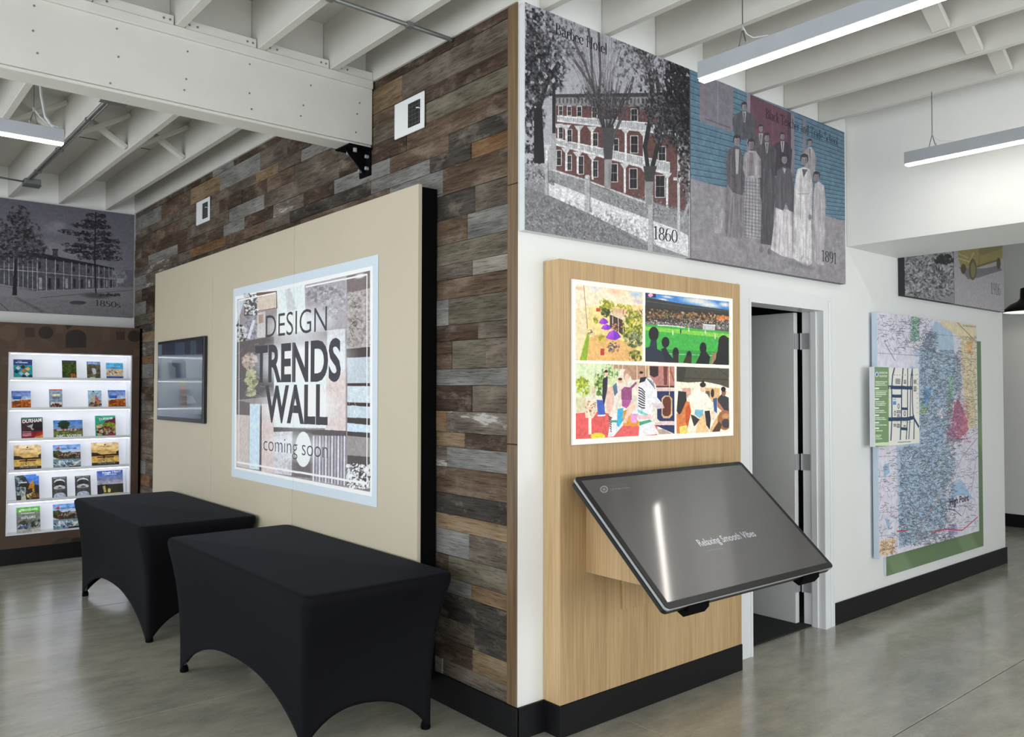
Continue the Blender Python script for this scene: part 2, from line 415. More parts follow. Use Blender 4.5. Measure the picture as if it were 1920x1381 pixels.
# unseen walls behind and left of the viewer, windows added for daylight
def front(name, axis, pos, a, b, wins, n):
    m = MB()
    def seg(s0, s1, z0, z1):
        if axis == 0: m.box(pos - .15, pos, s0, s1, z0, z1)
        else: m.box(s0, s1, pos - .15, pos, z0, z1)
    e = a
    for w0, w1 in wins:
        seg(e, w0, 0, ZD); seg(w0, w1, 0, WZ[0]); seg(w0, w1, WZ[1], ZD); e = w1
    seg(e, b, 0, ZD)
    tag(m.build(name, M['white']), 'white wall with storefront windows out of view', 'wall', kind='structure')
    for i, (w0, w1) in enumerate(wins):
        fm = MB()
        def bar(s0, s1, z0, z1):
            if axis == 0: fm.box(pos - .10, pos - .04, s0, s1, z0, z1)
            else: fm.box(s0, s1, pos - .10, pos - .04, z0, z1)
        bar(w0, w0 + .05, *WZ); bar(w1 - .05, w1, *WZ); bar(w0, w1, WZ[0], WZ[0] + .05); bar(w0, w1, WZ[1] - .05, WZ[1]); c = (w0 + w1) / 2; bar(c - .025, c + .025, *WZ)
        tag(fm.build('window_%d' % (n + i), M['dark']), 'dark framed storefront window out of view', 'window', kind='structure')
front('wall_glass_left', 0, XL, YR, YB, WIN_L, 1); front('wall_glass_rear', 1, YR, XL, XR, WIN_R, 4)

# ---- baseboards
tag(box('baseboard_left', (-.012, .0, -.012, YB - .3, 0, BH), M['base'], c=.002), 'black baseboard under the plank wall', 'baseboard', kind='structure')
tag(MB().cbox(-.011, .16, -.012, 0, 0, BH, c=.002).cbox(1.595, DX0 - .111, -.012, 0, 0, BH, c=.002).build('baseboard_front', M['base']), 'black baseboard at the foot of the white corner', 'baseboard', kind='structure')
tag(MB().cbox(DX1 + .111, WE + .012, -.012, 0, 0, BH, c=.002).cbox(WE, WE + .012, 0, YB, 0, BH, c=.002).build('baseboard_map', M['base']), 'black baseboard under the map wall', 'baseboard', kind='structure')
tag(box('baseboard_right', (XR - .012, XR, YR, YB, 0, BH), M['base'], c=.002), 'black baseboard on the far right wall', 'baseboard', kind='structure')
# ================================================================ PRINT PAINTER (flat prints: posters, maps, screens, covers)
def homog(quad, w, h):
    """3x3 matrix from quad corners (tl, tr, br, bl) to canvas pixels"""
    A = []; dst = [(0, 0), (w, 0), (w, h), (0, h)]
    for (x, y), (u, v) in zip(quad, dst):
        A.append([x, y, 1, 0, 0, 0, -u * x, -u * y, -u]); A.append([0, 0, 0, x, y, 1, -v * x, -v * y, -v])
    return np.linalg.svd(np.array(A, float))[2][-1].reshape(3, 3)
GLYPH = {}
def text_tris(s, bold=0.):
    k = (s, bold)
    if k not in GLYPH:
        cu = bpy.data.curves.new('lettering', 'FONT'); cu.body = s; cu.resolution_u = 4; cu.offset = bold
        ob = bpy.data.objects.new('lettering', cu); COL.objects.link(ob)
        dg = bpy.context.evaluated_depsgraph_get(); ev = ob.evaluated_get(dg); me = ev.to_mesh()
        me.calc_loop_triangles()
        co = np.array([v.co[:2] for v in me.vertices]) if len(me.vertices) else np.zeros((1, 2))
        tr = [tuple(t.vertices) for t in me.loop_triangles]
        GLYPH[k] = (co, tr); ev.to_mesh_clear(); bpy.data.objects.remove(ob); bpy.data.curves.remove(cu)
    return GLYPH[k]
def arc(cx, cy, rx, ry, a0, a1, n=14):
    return [(cx + rx * math.cos(R(a0 + (a1 - a0) * i / n)), cy + ry * math.sin(R(a0 + (a1 - a0) * i / n))) for i in range(n + 1)]
# broad-nib serif letters: (advance, strokes, serifs (x, y, half width))
SER = {
 'B': (.62, [[(.14, 0), (.14, .68)], [(.14, .68), (.26, .68)] + arc(.26, .52, .19, .16, 90, -90) + [(.14, .36)], [(.14, .36), (.28, .36)] + arc(.28, .18, .24, .18, 90, -90) + [(.14, 0)]], [(.09, 0, .07), (.09, .68, .07)]),
 'H': (.74, [[(.15, 0), (.15, .68)], [(.57, 0), (.57, .68)], [(.15, .36), (.57, .36)]], [(.15, 0, .1), (.15, .68, .1), (.57, 0, .1), (.57, .68, .1)]),
 'T': (.62, [[(.31, 0), (.31, .68)], [(.05, .56), (.05, .68), (.57, .68), (.57, .56)]], [(.31, 0, .1)]),
 'S': (.5, [arc(.25, .52, .17, .16, 35, 270)[:] + arc(.25, .18, .19, .18, 90, -145)], []),
 'a': (.44, [arc(.2, .31, .13, .13, 150, 0) + [(.33, .05), (.42, .0)], arc(.2, .13, .15, .12, 60, 330)], []),
 'b': (.48, [[(.11, .7), (.11, .02)], arc(.23, .22, .17, .22, 160, -160)], [(.08, .7, .04)]),
 'c': (.42, [arc(.23, .22, .18, .22, 45, 315)], []),
 'd': (.5, [[(.36, .7), (.36, 0)], arc(.23, .22, .17, .22, 20, 340)], [(.32, .7, .05), (.4, 0, .05)]),
 'e': (.43, [[(.06, .24), (.39, .24)] + arc(.22, .22, .18, .22, 8, 320)], []),
 'h': (.5, [[(.12, 0), (.12, .7)], [(.12, .34)] + arc(.25, .3, .13, .14, 150, 0) + [(.38, 0)]], [(.12, 0, .08), (.38, 0, .08), (.09, .7, .04)]),
 'k': (.5, [[(.12, 0), (.12, .7)], [(.38, .44), (.12, .2)], [(.2, .27), (.42, 0)]], [(.12, 0, .08), (.42, 0, .07), (.37, .44, .06)]),
 'l': (.25, [[(.12, 0), (.12, .7)]], [(.12, 0, .08), (.09, .7, .04)]),
 'n': (.5, [[(.12, 0), (.12, .44)], [(.12, .34)] + arc(.25, .3, .13, .14, 150, 0) + [(.38, 0)]], [(.12, 0, .08), (.38, 0, .08), (.09, .44, .04)]),
 'o': (.47, [arc(.23, .22, .18, .22, 0, 360)], []),
 'r': (.36, [[(.12, 0), (.12, .44)], [(.12, .34)] + arc(.24, .32, .12, .12, 150, 40)], [(.12, 0, .08), (.09, .44, .04)]),
 's': (.37, [arc(.18, .34, .12, .1, 40, 270) + arc(.18, .12, .14, .12, 90, -140)], []),
 't': (.32, [[(.13, .58), (.13, .1)] + arc(.2, .08, .07, .08, 180, 310)], [(.15, .44, .12)]),
 '0': (.5, [arc(.25, .33, .2, .33, 0, 360)], []), '1': (.42, [[(.22, 0), (.22, .66), (.09, .58)]], [(.22, 0, .12)]),
 '5': (.48, [[(.4, .66), (.14, .66), (.1, .38)] + arc(.2, .2, .2, .2, 110, -140)], []),
 '6': (.5, [[(.4, .66)] + arc(.27, .22, .21, .44, 100, 190) + arc(.25, .2, .19, .2, 180, -180)], []),
 '8': (.5, [arc(.25, .5, .15, .16, 0, 360), arc(.25, .17, .19, .17, 0, 360)], []),
 '9': (.5, [[(.1, 0)] + arc(.23, .44, .21, .44, -80, 10) + arc(.25, .46, .19, .2, 0, 360)], []),
 '4': (.5, [[(.36, 0), (.36, .66), (.05, .18), (.46, .18)]], [(.36, 0, .1)]), ' ': (.26, [], [])}
class Canvas:
    def __init__(s, w, h, bgc=(128, 128, 128), quad=None, seed=1):
        s.w, s.h = w, h; s.a = np.ones((h, w, 3), np.float32) * np.array(bgc, np.float32)
        s.q = quad; s.M = homog(quad, w, h) if quad else np.diag([w, h, 1.])
        s.rng = np.random.RandomState(seed); s.tex = None; s.amp = 0.
    def P(s, pts):
        p = np.asarray(pts, float).reshape(-1, 2); q = np.c_[p, np.ones(len(p))] @ s.M.T
        return q[:, :2] / q[:, 2:3]
    def _poly(s, q, col, a=1.):
        x0, y0 = np.floor(q.min(0)).astype(int); x1, y1 = np.ceil(q.max(0)).astype(int)
        x0, y0, x1, y1 = max(x0, 0), max(y0, 0), min(x1, s.w), min(y1, s.h)
        if x1 <= x0 or y1 <= y0: return
        X = np.arange(x0, x1) + .5; ins = np.zeros((y1 - y0, x1 - x0), bool); Y = (np.arange(y0, y1) + .5)[:, None]
        n = len(q)
        for i in range(n):
            ax, ay = q[i]; bx, by = q[(i + 1) % n]
            if ay == by: continue
            c = (ay > Y) != (by > Y)
            ins ^= c & (X[None] < (bx - ax) * (Y - ay) / (by - ay) + ax)
        v = s.a[y0:y1, x0:x1]; cc = np.array(col, np.float32)
        if s.tex is not None: cc = cc * (1 + s.amp * s.tex[y0:y1, x0:x1][ins])[:, None]
        v[ins] = v[ins] * (1 - a) + cc * a
    def poly(s, pts, col, a=1.): s._poly(s.P(pts), col, a); return s
    def rect(s, x0, y0, x1, y1, col, a=1.): return s.poly([(x0, y0), (x1, y0), (x1, y1), (x0, y1)], col, a)
    def ell(s, cx, cy, rx, ry, col, a=1., soft=0., rot=0):
        if not soft:
            t = np.linspace(0, 2 * math.pi, 18, endpoint=False); c, d = math.cos(rot), math.sin(rot)
            ex, ey = rx * np.cos(t), ry * np.sin(t)
            return s.poly(np.c_[cx + ex * c - ey * d, cy + ex * d + ey * c], col, a)
        p = s.P([(cx, cy), (cx + rx, cy), (cx, cy + ry)]); wx = abs(p[1] - p[0]).max(); wy = abs(p[2] - p[0]).max()
        x0, x1, y0, y1 = int(max(0, p[0][0] - wx)), int(min(s.w, p[0][0] + wx + 1)), int(max(0, p[0][1] - wy)), int(min(s.h, p[0][1] + wy + 1))
        if x1 <= x0 or y1 <= y0: return s
        X, Y = np.meshgrid(np.arange(x0, x1) + .5, np.arange(y0, y1) + .5)
        d = np.hypot((X - p[0][0]) / wx, (Y - p[0][1]) / wy); al = (np.clip((1 - d) / soft, 0, 1) * a)[..., None]
        v = s.a[y0:y1, x0:x1]; v[:] = v * (1 - al) + np.array(col, np.float32) * al
        return s
    def line(s, pts, wd, col, a=1.):
        q = s.P(pts)
        for p0, p1 in zip(q[:-1], q[1:]):
            d = p1 - p0; L = math.hypot(*d)
            if L < 1e-6: continue
            n = np.array([-d[1], d[0]]) / L * wd / 2; e = d / L * wd * .25
            s._poly(np.array([p0 - e + n, p1 + e + n, p1 + e - n, p0 - e - n]), col, a)
        return s
    def spray(s, cx, cy, rx, ry, n, size, cols, a=.8, rect=False, el=.7):
        g = s.rng
        for i in range(n):
            if rect: x, y = cx + rx * g.uniform(-1, 1), cy + ry * g.uniform(-1, 1)
            else:
                t = g.uniform(0, 6.283); r_ = math.sqrt(g.uniform(0, 1)); x, y = cx + rx * r_ * math.cos(t), cy + ry * r_ * math.sin(t)
            z = size * g.uniform(.5, 1.4); s.ell(x, y, z, z * el * g.uniform(.6, 1.3), cols[g.randint(len(cols))], a, rot=g.uniform(0, 3))
        return s
    def squig(s, x0, y0, x1, y1, n, length, wd, cols, a=.8, steps=3):
        g = s.rng
        for i in range(n):
            x, y = g.uniform(x0, x1), g.uniform(y0, y1); t = g.choice([0, 1.57]) + g.normal(0, .35); p = [(x, y)]
            for k in range(steps):
                x += length / steps * math.cos(t); y += length / steps * math.sin(t); t += g.normal(0, .5); p.append((x, y))
            s.line(p, wd, cols[g.randint(len(cols))], a)
        return s
    def grad(s, x0, y0, x1, y1, c0, c1, a=1., horiz=False):
        n = 24
        for i in range(n):
            t0, t1 = i / n, (i + 1) / n + .01; c = np.array(c0) * (1 - i / (n - 1)) + np.array(c1) * i / (n - 1)
            if horiz: s.rect(x0 + (x1 - x0) * t0, y0, x0 + (x1 - x0) * min(t1, 1), y1, c, a)
            else: s.rect(x0, y0 + (y1 - y0) * t0, x1, y0 + (y1 - y0) * min(t1, 1), c, a)
        return s
    def noise(s, amp, cell, tint=(1, 1, 1)):
        gh, gw = int(s.h / cell) + 3, int(s.w / cell) + 3; g = s.rng.uniform(-1, 1, (gh, gw))
        y = np.arange(s.h) / cell; x = np.arange(s.w) / cell; yi, xi = y.astype(int), x.astype(int); fy, fx = (y - yi)[:, None], (x - xi)[None]
        v = (g[yi][:, xi] * (1 - fy) + g[yi + 1][:, xi] * fy) * (1 - fx) + (g[yi][:, xi + 1] * (1 - fy) + g[yi + 1][:, xi + 1] * fy) * fx
        s.a *= 1 + (amp * v)[..., None] * np.array(tint); return s
    def vnoise(s, cx, cy):
        """value noise with cell size cx by cy pixels over the whole canvas, about -1..1"""
        g = s.rng.uniform(-1, 1, (int(s.h / cy) + 3, int(s.w / cx) + 3)); y = np.arange(s.h) / cy; x = np.arange(s.w) / cx
        yi, xi = y.astype(int), x.astype(int); fy, fx = (y - yi)[:, None], (x - xi)[None]; fy = fy * fy * (3 - 2 * fy); fx = fx * fx * (3 - 2 * fx)
        return (g[yi][:, xi] * (1 - fy) + g[yi + 1][:, xi] * fy) * (1 - fx) + (g[yi][:, xi + 1] * (1 - fy) + g[yi + 1][:, xi + 1] * fy) * fx
    def fbm(s, cx, cy, n=4):
        return sum(s.vnoise(max(cx / 2. ** k, 1.2), max(cy / 2. ** k, 1.2)) * .6 ** k for k in range(n))
    def grain(s, cx, cy, amp, n=4):
        """all following fills carry this tonal texture"""
        s.tex = s.fbm(cx, cy, n).astype(np.float32); s.amp = amp; return s
    def foliage(s, cx, cy, rx, ry, dark, light, dens=.35, cell=14, a=.95, rect=False):
        """clumps of leaves: fractal noise inside a soft ellipse"""
        q = s.P([(cx, cy), (cx + rx, cy), (cx - rx, cy), (cx, cy + ry), (cx, cy - ry)]); X, Y = np.meshgrid(np.arange(s.w) + .5, np.arange(s.h) + .5)
        wx = max(abs(q[1] - q[0]).max(), abs(q[2] - q[0]).max()); wy = max(abs(q[3] - q[0]).max(), abs(q[4] - q[0]).max())
        x0, x1, y0, y1 = int(max(0, q[0][0] - wx * 1.2)), int(min(s.w, q[0][0] + wx * 1.2)), int(max(0, q[0][1] - wy * 1.2)), int(min(s.h, q[0][1] + wy * 1.2))
        if x1 <= x0 or y1 <= y0: return s
        ex, ey = (X[y0:y1, x0:x1] - q[0][0]) / wx, (Y[y0:y1, x0:x1] - q[0][1]) / wy
        d = np.maximum(abs(ex), abs(ey)) ** 2 if rect else np.hypot(ex, ey)
        n1 = s.fbm(cell, cell, 4)[y0:y1, x0:x1]; n2 = s.fbm(cell * .7, cell * .6, 3)[y0:y1, x0:x1]
        al = np.clip((n1 * .75 + dens + .75 * (1 - d) - .35) * 5, 0, 1) * np.clip((1.12 - d) * 6, 0, 1) * a; t = np.clip(n2 * .6 + .42, 0, 1)[..., None]
        col = np.array(dark, np.float32) * (1 - t) + np.array(light, np.float32) * t
        v = s.a[y0:y1, x0:x1]; v[:] = v * (1 - al[..., None]) + col * al[..., None]; return s
    def blur(s, k=1):
        for _ in range(k):
            p = np.pad(s.a, ((1, 1), (1, 1), (0, 0)), 'edge')
            s.a = (p[:-2, 1:-1] + p[2:, 1:-1] + p[1:-1, :-2] + p[1:-1, 2:] + 2 * p[1:-1, 1:-1]) / 6
        return s
    def text(s, txt, p0, p1, hpx, col, a=1., bold=0., cap=True):
        """sans lettering from p0 to p1 (baseline), cap height hpx canvas pixels"""
        co, tr = text_tris(txt, bold); q = s.P([p0, p1]); d = q[1] - q[0]
        x0, x1 = co[:, 0].min(), co[:, 0].max(); ux = d / max(x1 - x0, 1e-6); ch = .73
        uy = np.array([0, -1.]) * hpx / ch; pts = q[0] + (co[:, :1] - x0) * ux + co[:, 1:2] * uy
        for t in tr: s._poly(pts[list(t)], col, a)
        return s
    def serif(s, txt, p0, p1, hpx, col, a=1., wt=1.):
        q = s.P([p0, p1]); tot = sum(SER[c][0] for c in txt); ux = (q[1] - q[0]) / tot; uy = np.array([0, -1.]) * hpx / .68
        x = 0.; tk = .042 * wt; th = .013
        for c in txt:
            adv, st, sf = SER[c]
            paths = [(p, tk) for p in st] + [([(a_ - w_, b_), (a_ + w_, b_)], .006) for a_, b_, w_ in sf]
            for p, w_ in paths:
                for (ax, ay), (bx, by) in zip(p[:-1], p[1:]):
                    A = q[0] + (x + ax) * ux + ay * uy; B = q[0] + (x + bx) * ux + by * uy
                    s._poly(np.array([A - ux * w_, A + ux * w_, B + ux * w_, B - ux * w_]), col, a)
                    s._poly(np.array([A - uy * th, A + uy * th, B + uy * th, B - uy * th]), col, a)
            x += adv
        return s
    def image(s, name, gain=1.):
        v = np.clip(s.a / 255., 0, 1)
        if gain != 1.:
            l = np.where(v <= .04045, v / 12.92, ((v + .055) / 1.055) ** 2.4) * gain; l = np.clip(l, 0, 1)
            v = np.where(l <= .0031308, l * 12.92, 1.055 * l ** (1 / 2.4) - .055)
        im = bpy.data.images.new(name, s.w, s.h); im.colorspace_settings.name = 'sRGB'
        px = np.ones((s.h, s.w, 4), np.float32); px[..., :3] = v[::-1]
        im.pixels.foreach_set(px.ravel()); im.update(); im.pack(); return im
def print_mat(name, canvas, gain=1., rough=.5, emis=0., spec=.3, coat=0.):
    s = Nodes(name); t = s.n('ShaderNodeTexImage'); t.image = canvas.image(name, gain); t.extension = 'EXTEND'
    uv = s.n('ShaderNodeTexCoord'); s.l(uv.outputs['UV'], t.inputs[0])
    kw = dict(Roughness=rough, Specular_IOR_Level=spec, Coat_Weight=coat, Coat_Roughness=.05)
    if emis: return s.set(Base_Color=(.03, .03, .03, 1), Emission_Color=t.outputs[0], Emission_Strength=emis, **kw)
    return s.set(Base_Color=t.outputs[0], **kw)
UVQ = [(0, 0), (1, 0), (1, 1), (0, 1)]
def print_y(name, x0, x1, z0, z1, y, mat, parent=None):      # print facing -y
    return MB().quad((x0, y, z0), (x1, y, z0), (x1, y, z1), (x0, y, z1), UVQ).build(name, mat, parent)
def print_x(name, ya, yb, z0, z1, x, mat, parent=None):      # print facing -x, ya is its left edge (far end)
    return MB().quad((x, ya, z0), (x, yb, z0), (x, yb, z1), (x, ya, z1), UVQ).build(name, mat, parent)
# ================================================================ ARTWORK
def proj(p):
    d = Vector(p) - CAM; z = d.dot(fw)
    return (960. + F_PX * d.dot(rt2) / z, 690.5 - F_PX * d.dot(up2) / z)
def canvas3(w, h, bgc, corners, crop=(0, 0, 1), seed=1):
    """canvas whose drawing coordinates are those of a photo crop (origin x, origin y, scale)"""
    c = Canvas(w, h, bgc, [proj(p) for p in corners], seed)
    ox, oy, s = crop; c.M = c.M @ np.array([[1 / s, 0, ox], [0, 1 / s, oy], [0, 0, 1]]); return c
def cy(x0, x1, z0, z1, y): return [(x0, y, z1), (x1, y, z1), (x1, y, z0), (x0, y, z0)]
def cx(ya, yb, z0, z1, x): return [(x, ya, z1), (x, yb, z1), (x, yb, z0), (x, ya, z0)]
G = lambda *v: [(a, a, a + 3) for a in v]

def art_1850(corners):
    c = canvas3(760, 500, (96, 94, 104), corners, (0, 360, 3.836), 5)
    c.grad(-500, -100, 1000, 560, (84, 82, 94), (112, 110, 120))
    for x, y, r_ in ((390, 260, 110), (330, 400, 130), (470, 420, 140), (430, 235, 70), (-250, 250, 160), (560, 450, 120), (-120, 420, 140)): c.ell(x, y, r_, r_ * .55, (134, 132, 140), .55, soft=.8)
    c.poly([(-500, 700), (240, 640), (1000, 690), (1000, 960), (-500, 960)], (112, 110, 116)); c.noise(.05, 9)
    c.poly([(-500, 610), (265, 720), (830, 690), (1000, 680), (1000, 800), (300, 770), (-500, 700)], (118, 116, 122))
    c.grain(9, 9, .12)
    # long two storey house with galleries
    c.poly([(-500, 470), (230, 440), (265, 465), (265, 712), (-500, 560)], (70, 69, 78)); c.poly([(262, 465), (830, 548), (828, 692), (265, 712)], (78, 77, 86))
    c.poly([(180, 470), (235, 436), (300, 440), (820, 545), (825, 556), (350, 488), (262, 468)], (36, 35, 42)); c.poly([(-500, 440), (235, 436), (262, 468), (-500, 470)], (44, 43, 50))
    c.rect(378, 412, 415, 466, (60, 58, 64)); c.rect(374, 408, 419, 418, (40, 39, 44))
    for i in range(13):
        t = i / 12.; x = 268 + (825 - 268) * (1 - (1 - t) ** 1.45); yt = 470 + (548 - 470) * (x - 268) / 557; yb = 712 - 20 * (x - 268) / 557
        c.line([(x, yt), (x, yb)], 3.2 - 1.4 * t, (158, 156, 162))
        if i % 2 == 0: c.rect(x + 10, yt + 30, x + 26 - 9 * t, yt + 82 - 40 * t, (38, 37, 44))
        c.rect(x + 12, (yt + yb) / 2 + 24 - 10 * t, x + 34 - 14 * t, yb - 14, (42, 40, 46) if i % 3 else (146, 142, 148))
    c.line([(262, 572), (830, 625)], 3, (150, 148, 154)); c.line([(262, 590), (830, 634)], 2, (60, 58, 66)); c.line([(262, 712), (830, 690)], 3, (140, 138, 144))
    for i in range(22):
        x = -480 + i * 34; yt = 470; yb = 560 + (712 - 560) * (x + 500) / 765.
        c.line([(x, yt), (x, yb)], 2.6, (152, 150, 156))
    c.line([(-500, 520), (262, 572)], 3, (158, 156, 162)); c.line([(-500, 500), (262, 545)], 2, (120, 118, 126)); c.line([(-500, 600), (262, 700)], 3, (130, 128, 134))
    # oak
    c.poly([(105, 480), (120, 480), (122, 742), (88, 742)], (32, 31, 36))
    for x, y, rx, ry in ((140, 175, 75, 80), (130, 280, 165, 110), (110, 400, 225, 120), (-330, 300, 180, 220)): c.foliage(x, y, rx, ry, (28, 27, 32), (92, 90, 98), .42, 15)
    # pine
    c.line([(690, 145), (680, 420), (690, 730)], 6, (34, 33, 38))
    for y, l, r_ in ((165, 60, 70), (205, 90, 75), (240, 150, 100), (290, 230, 110), (340, 120, 170), (385, 215, 160), (425, 200, 170), (465, 130, 170)):
        c.line([(685 - l, y - 4), (684, y + 18), (685 + r_, y)], 3, (36, 35, 40))
        c.foliage(685 - l * .5, y + 5, l * .62, 22, (28, 27, 32), (60, 58, 66), .4, 9); c.foliage(685 + r_ * .5, y + 6, r_ * .62, 22, (28, 27, 32), (60, 58, 66), .4, 9)
    c.ell(690, 745, 130, 26, (62, 60, 66), .8, soft=.6); c.ell(560, 795, 60, 14, (52, 50, 56), .8); c.spray(790, 740, 80, 10, 30, 9, G(44, 60)); c.spray(850, 610, 60, 50, 60, 12, G(96, 120, 130), .6); c.rect(840, 620, 890, 655, (140, 138, 144))
    c.line([(290, 760), (560, 735), (960, 705)], 3, (84, 82, 90)); c.line([(0, 800), (60, 850)], 4, (78, 76, 84)); c.poly([(120, 750), (330, 860), (300, 870), (100, 760)], (92, 90, 96))
    c.noise(.06, 3)
    c.serif('1850s', (682, 815), (868, 832), 27, (18, 18, 22)); return c

def art_hotel(corners):
    c = canvas3(900, 780, (150, 149, 154), corners, (970, 0, 2.762), 8)
    c.grad(0, 0, 939, 1381, (152, 150, 158), (168, 166, 170))
    br = (92, 66, 64); c.grain(7, 6, .1)
    # brick block
    c.poly([(185, 488), (880, 478), (890, 1110), (700, 1055), (190, 900)], (104, 100, 102)); c.poly([(200, 545), (860, 560), (870, 1090), (470, 985), (195, 895)], br)
    c.poly([(185, 488), (860, 478), (870, 500), (186, 505)], (60, 58, 60)); c.poly([(190, 505), (860, 500), (865, 552), (200, 548)], (128, 126, 128))
    for i in range(34): x = 195 + i * 19.5; c.rect(x, 508, x + 7, 535, (74, 72, 74))
    for r0, r1, off in (((205, 600), (850, 650), 42), ((195, 718), (790, 842), 48)):      # gallery rails
        (x0, y0), (x1, y1) = r0, r1; f = lambda t, d: (x0 + (x1 - x0) * t, y0 + (y1 - y0) * t + d * (1 + .35 * t))
        c.poly([f(0, 0), f(1, 0), f(1, off * .8), f(0, off * .5)], (172, 171, 174)); c.poly([f(0, off * .5), f(1, off * .8), f(1, off * 1.02), f(0, off * .72)], (196, 195, 198))
        for i in range(60): t = i / 60.; c.line([f(t, 4), f(t, off * (.5 + .3 * t))], 1.6, (112, 110, 114))
        c.line([f(0, 0), f(1, 0)], 4, (206, 205, 208))
    for x, ya, yb in ((212, 640, 730), (252, 645, 740), (318, 650, 768), (385, 655, 780), (560, 665, 830), (655, 680, 850), (150, 750, 860), (252, 765, 885), (312, 785, 900), (388, 800, 930), (555, 845, 1000), (665, 870, 1040), (775, 895, 1075)):
        c.rect(x - 5, ya, x + 6, yb, (206, 205, 206)); c.poly([(x - 26, ya), (x + 26, ya), (x + 6, ya + 28), (x - 5, ya + 28)], (182, 180, 182))
    for x, y, w, h in ((215, 550, 16, 45), (260, 552, 16, 45), (310, 553, 20, 48), (388, 556, 22, 52), (495, 560, 20, 55), (590, 565, 30, 60), (215, 660, 18, 56), (260, 672, 20, 60), (392, 690, 22, 65), (500, 720, 22, 60), (588, 705, 34, 85), (732, 760, 34, 70), (205, 780, 20, 75), (260, 805, 18, 75), (392, 835, 22, 80), (480, 850, 36, 90), (582, 875, 36, 100), (716, 910, 46, 110), (318, 810, 22, 90)):
        c.rect(x - 4, y - 4, x + w + 4, y + h + 4, (188, 184, 184)); c.rect(x, y, x + w, y + h, (38, 36, 40)); c.line([(x, y + h * .5), (x + w, y + h * .5)], 2, (150, 148, 150)); c.line([(x + w / 2, y), (x + w / 2, y + h)], 1.5, (120, 118, 120))
    # ground, path, rail fence
    c.poly([(20, 840), (200, 880), (470, 985), (700, 1050), (890, 1110), (890, 1340), (20, 1200)], (132, 131, 134)); c.poly([(150, 930), (480, 1060), (830, 1190), (885, 1220), (885, 1330), (690, 1260), (400, 1120), (150, 1010)], (196, 195, 197))
    c.poly([(20, 960), (160, 1010), (380, 1110), (560, 1200), (690, 1295), (20, 1195)], (112, 111, 114))
    c.foliage(300, 1160, 420, 110, (70, 70, 74), (170, 169, 173), .2, 10, .55); c.foliage(100, 900, 130, 60, (60, 60, 64), (180, 179, 183), .1, 9, .8); c.foliage(680, 1075, 230, 55, (60, 60, 64), (190, 189, 193), .1, 8, .55)
    c.line([(150, 870), (360, 935), (690, 1060)], 7, (176, 175, 177)); c.line([(150, 905), (360, 980), (690, 1090)], 4, (120, 119, 122))
    for x, ya, yb, w in ((150, 840, 1010, 9), (362, 915, 1095, 14), (690, 1015, 1300, 13)): c.rect(x - w, ya, x + w, yb, (158, 157, 159)); c.line([(x + w, ya), (x + w, yb)], 3, (92, 91, 94)); c.ell(x, ya, w, 10, (176, 175, 177))
    c.rect(828, 700, 842, 1220, (176, 175, 178)); c.poly([(845, 1140), (885, 1040), (890, 1060), (858, 1160)], (150, 149, 152)); c.rect(808, 918, 852, 934, (190, 189, 191))
    # trees
    c.tex = None; ft = lambda x, y, rx, ry, dn=.35, dark=(20, 20, 24), light=(118, 117, 122), cell=13, al=.95: c.foliage(x, y, rx, ry, dark, light, dn, cell, al)
    for p in ([(110, 840), (110, 600), (95, 380), (70, 180)], [(112, 560), (150, 430), (215, 330)], [(100, 420), (60, 300)]): c.line(p, 20, (40, 39, 42))
    ft(90, 120, 115, 150, .25); ft(110, 330, 135, 170, .4, light=(92, 91, 96)); ft(70, 560, 75, 150, .3); ft(230, 250, 120, 110, .08, (60, 59, 63), (150, 149, 154)); ft(270, 120, 130, 70, -.02, (80, 79, 84), (160, 159, 164)); ft(60, 790, 60, 60, .1)
    c.poly([(85, 560), (128, 560), (140, 845), (85, 845)], (34, 33, 36)); c.rect(180, 430, 196, 700, (44, 42, 45)); c.poly([(176, 690), (200, 690), (202, 878), (170, 878)], (150, 148, 150))
    for p in ([(465, 830), (440, 640), (400, 480), (350, 330), (290, 210)], [(440, 620), (390, 430), (380, 250), (365, 130)], [(480, 820), (500, 700), (560, 560), (600, 400)], [(450, 660), (420, 500), (300, 320)], [(460, 700), (420, 560), (430, 380), (420, 160)]): c.line(p, 12, (62, 60, 63)); c.line(p, 5, (88, 86, 88))
    for k in range(46):
        x = c.rng.uniform(215, 560); c.line([(440 + (x - 400) * .3, 560), ((440 + x) / 2 + c.rng.uniform(-20, 20), 380), (x, c.rng.uniform(110, 320))], 2.2, (92, 90, 94), .7)
    c.poly([(430, 600), (455, 680), (470, 640), (500, 650), (490, 830), (450, 830)], (70, 68, 71)); c.poly([(450, 825), (490, 825), (482, 985), (450, 975)], (138, 136, 138)); c.ell(478, 900, 12, 90, (96, 94, 96), .6, soft=.9)
    for k in range(60):
        x = c.rng.uniform(330, 600); c.line([(460 + (x - 460) * .2, 660), (460 + (x - 460) * .7, 520), (x, c.rng.uniform(400, 520))], 2.4, (48, 46, 50), .7)
    c.foliage(450, 530, 150, 90, (34, 34, 38), (100, 99, 104), .0, 9, .7)
    for p in ([(680, 900), (660, 760), (700, 560), (690, 400), (640, 250)], [(690, 900), (730, 740), (740, 560), (720, 380)], [(700, 450), (680, 320), (600, 240)]): c.line(p, 24, (44, 42, 45))
    ft(590, 275, 90, 75, .12, (56, 55, 59), (150, 149, 153)); ft(685, 340, 90, 130, .2, (36, 35, 39), (126, 125, 130)); ft(560, 385, 60, 80, .0, (70, 69, 73), (150, 149, 153)); ft(735, 560, 120, 130, .22, (26, 26, 30), (110, 109, 114)); ft(745, 690, 75, 70, .1, (24, 24, 28), (104, 103, 108))
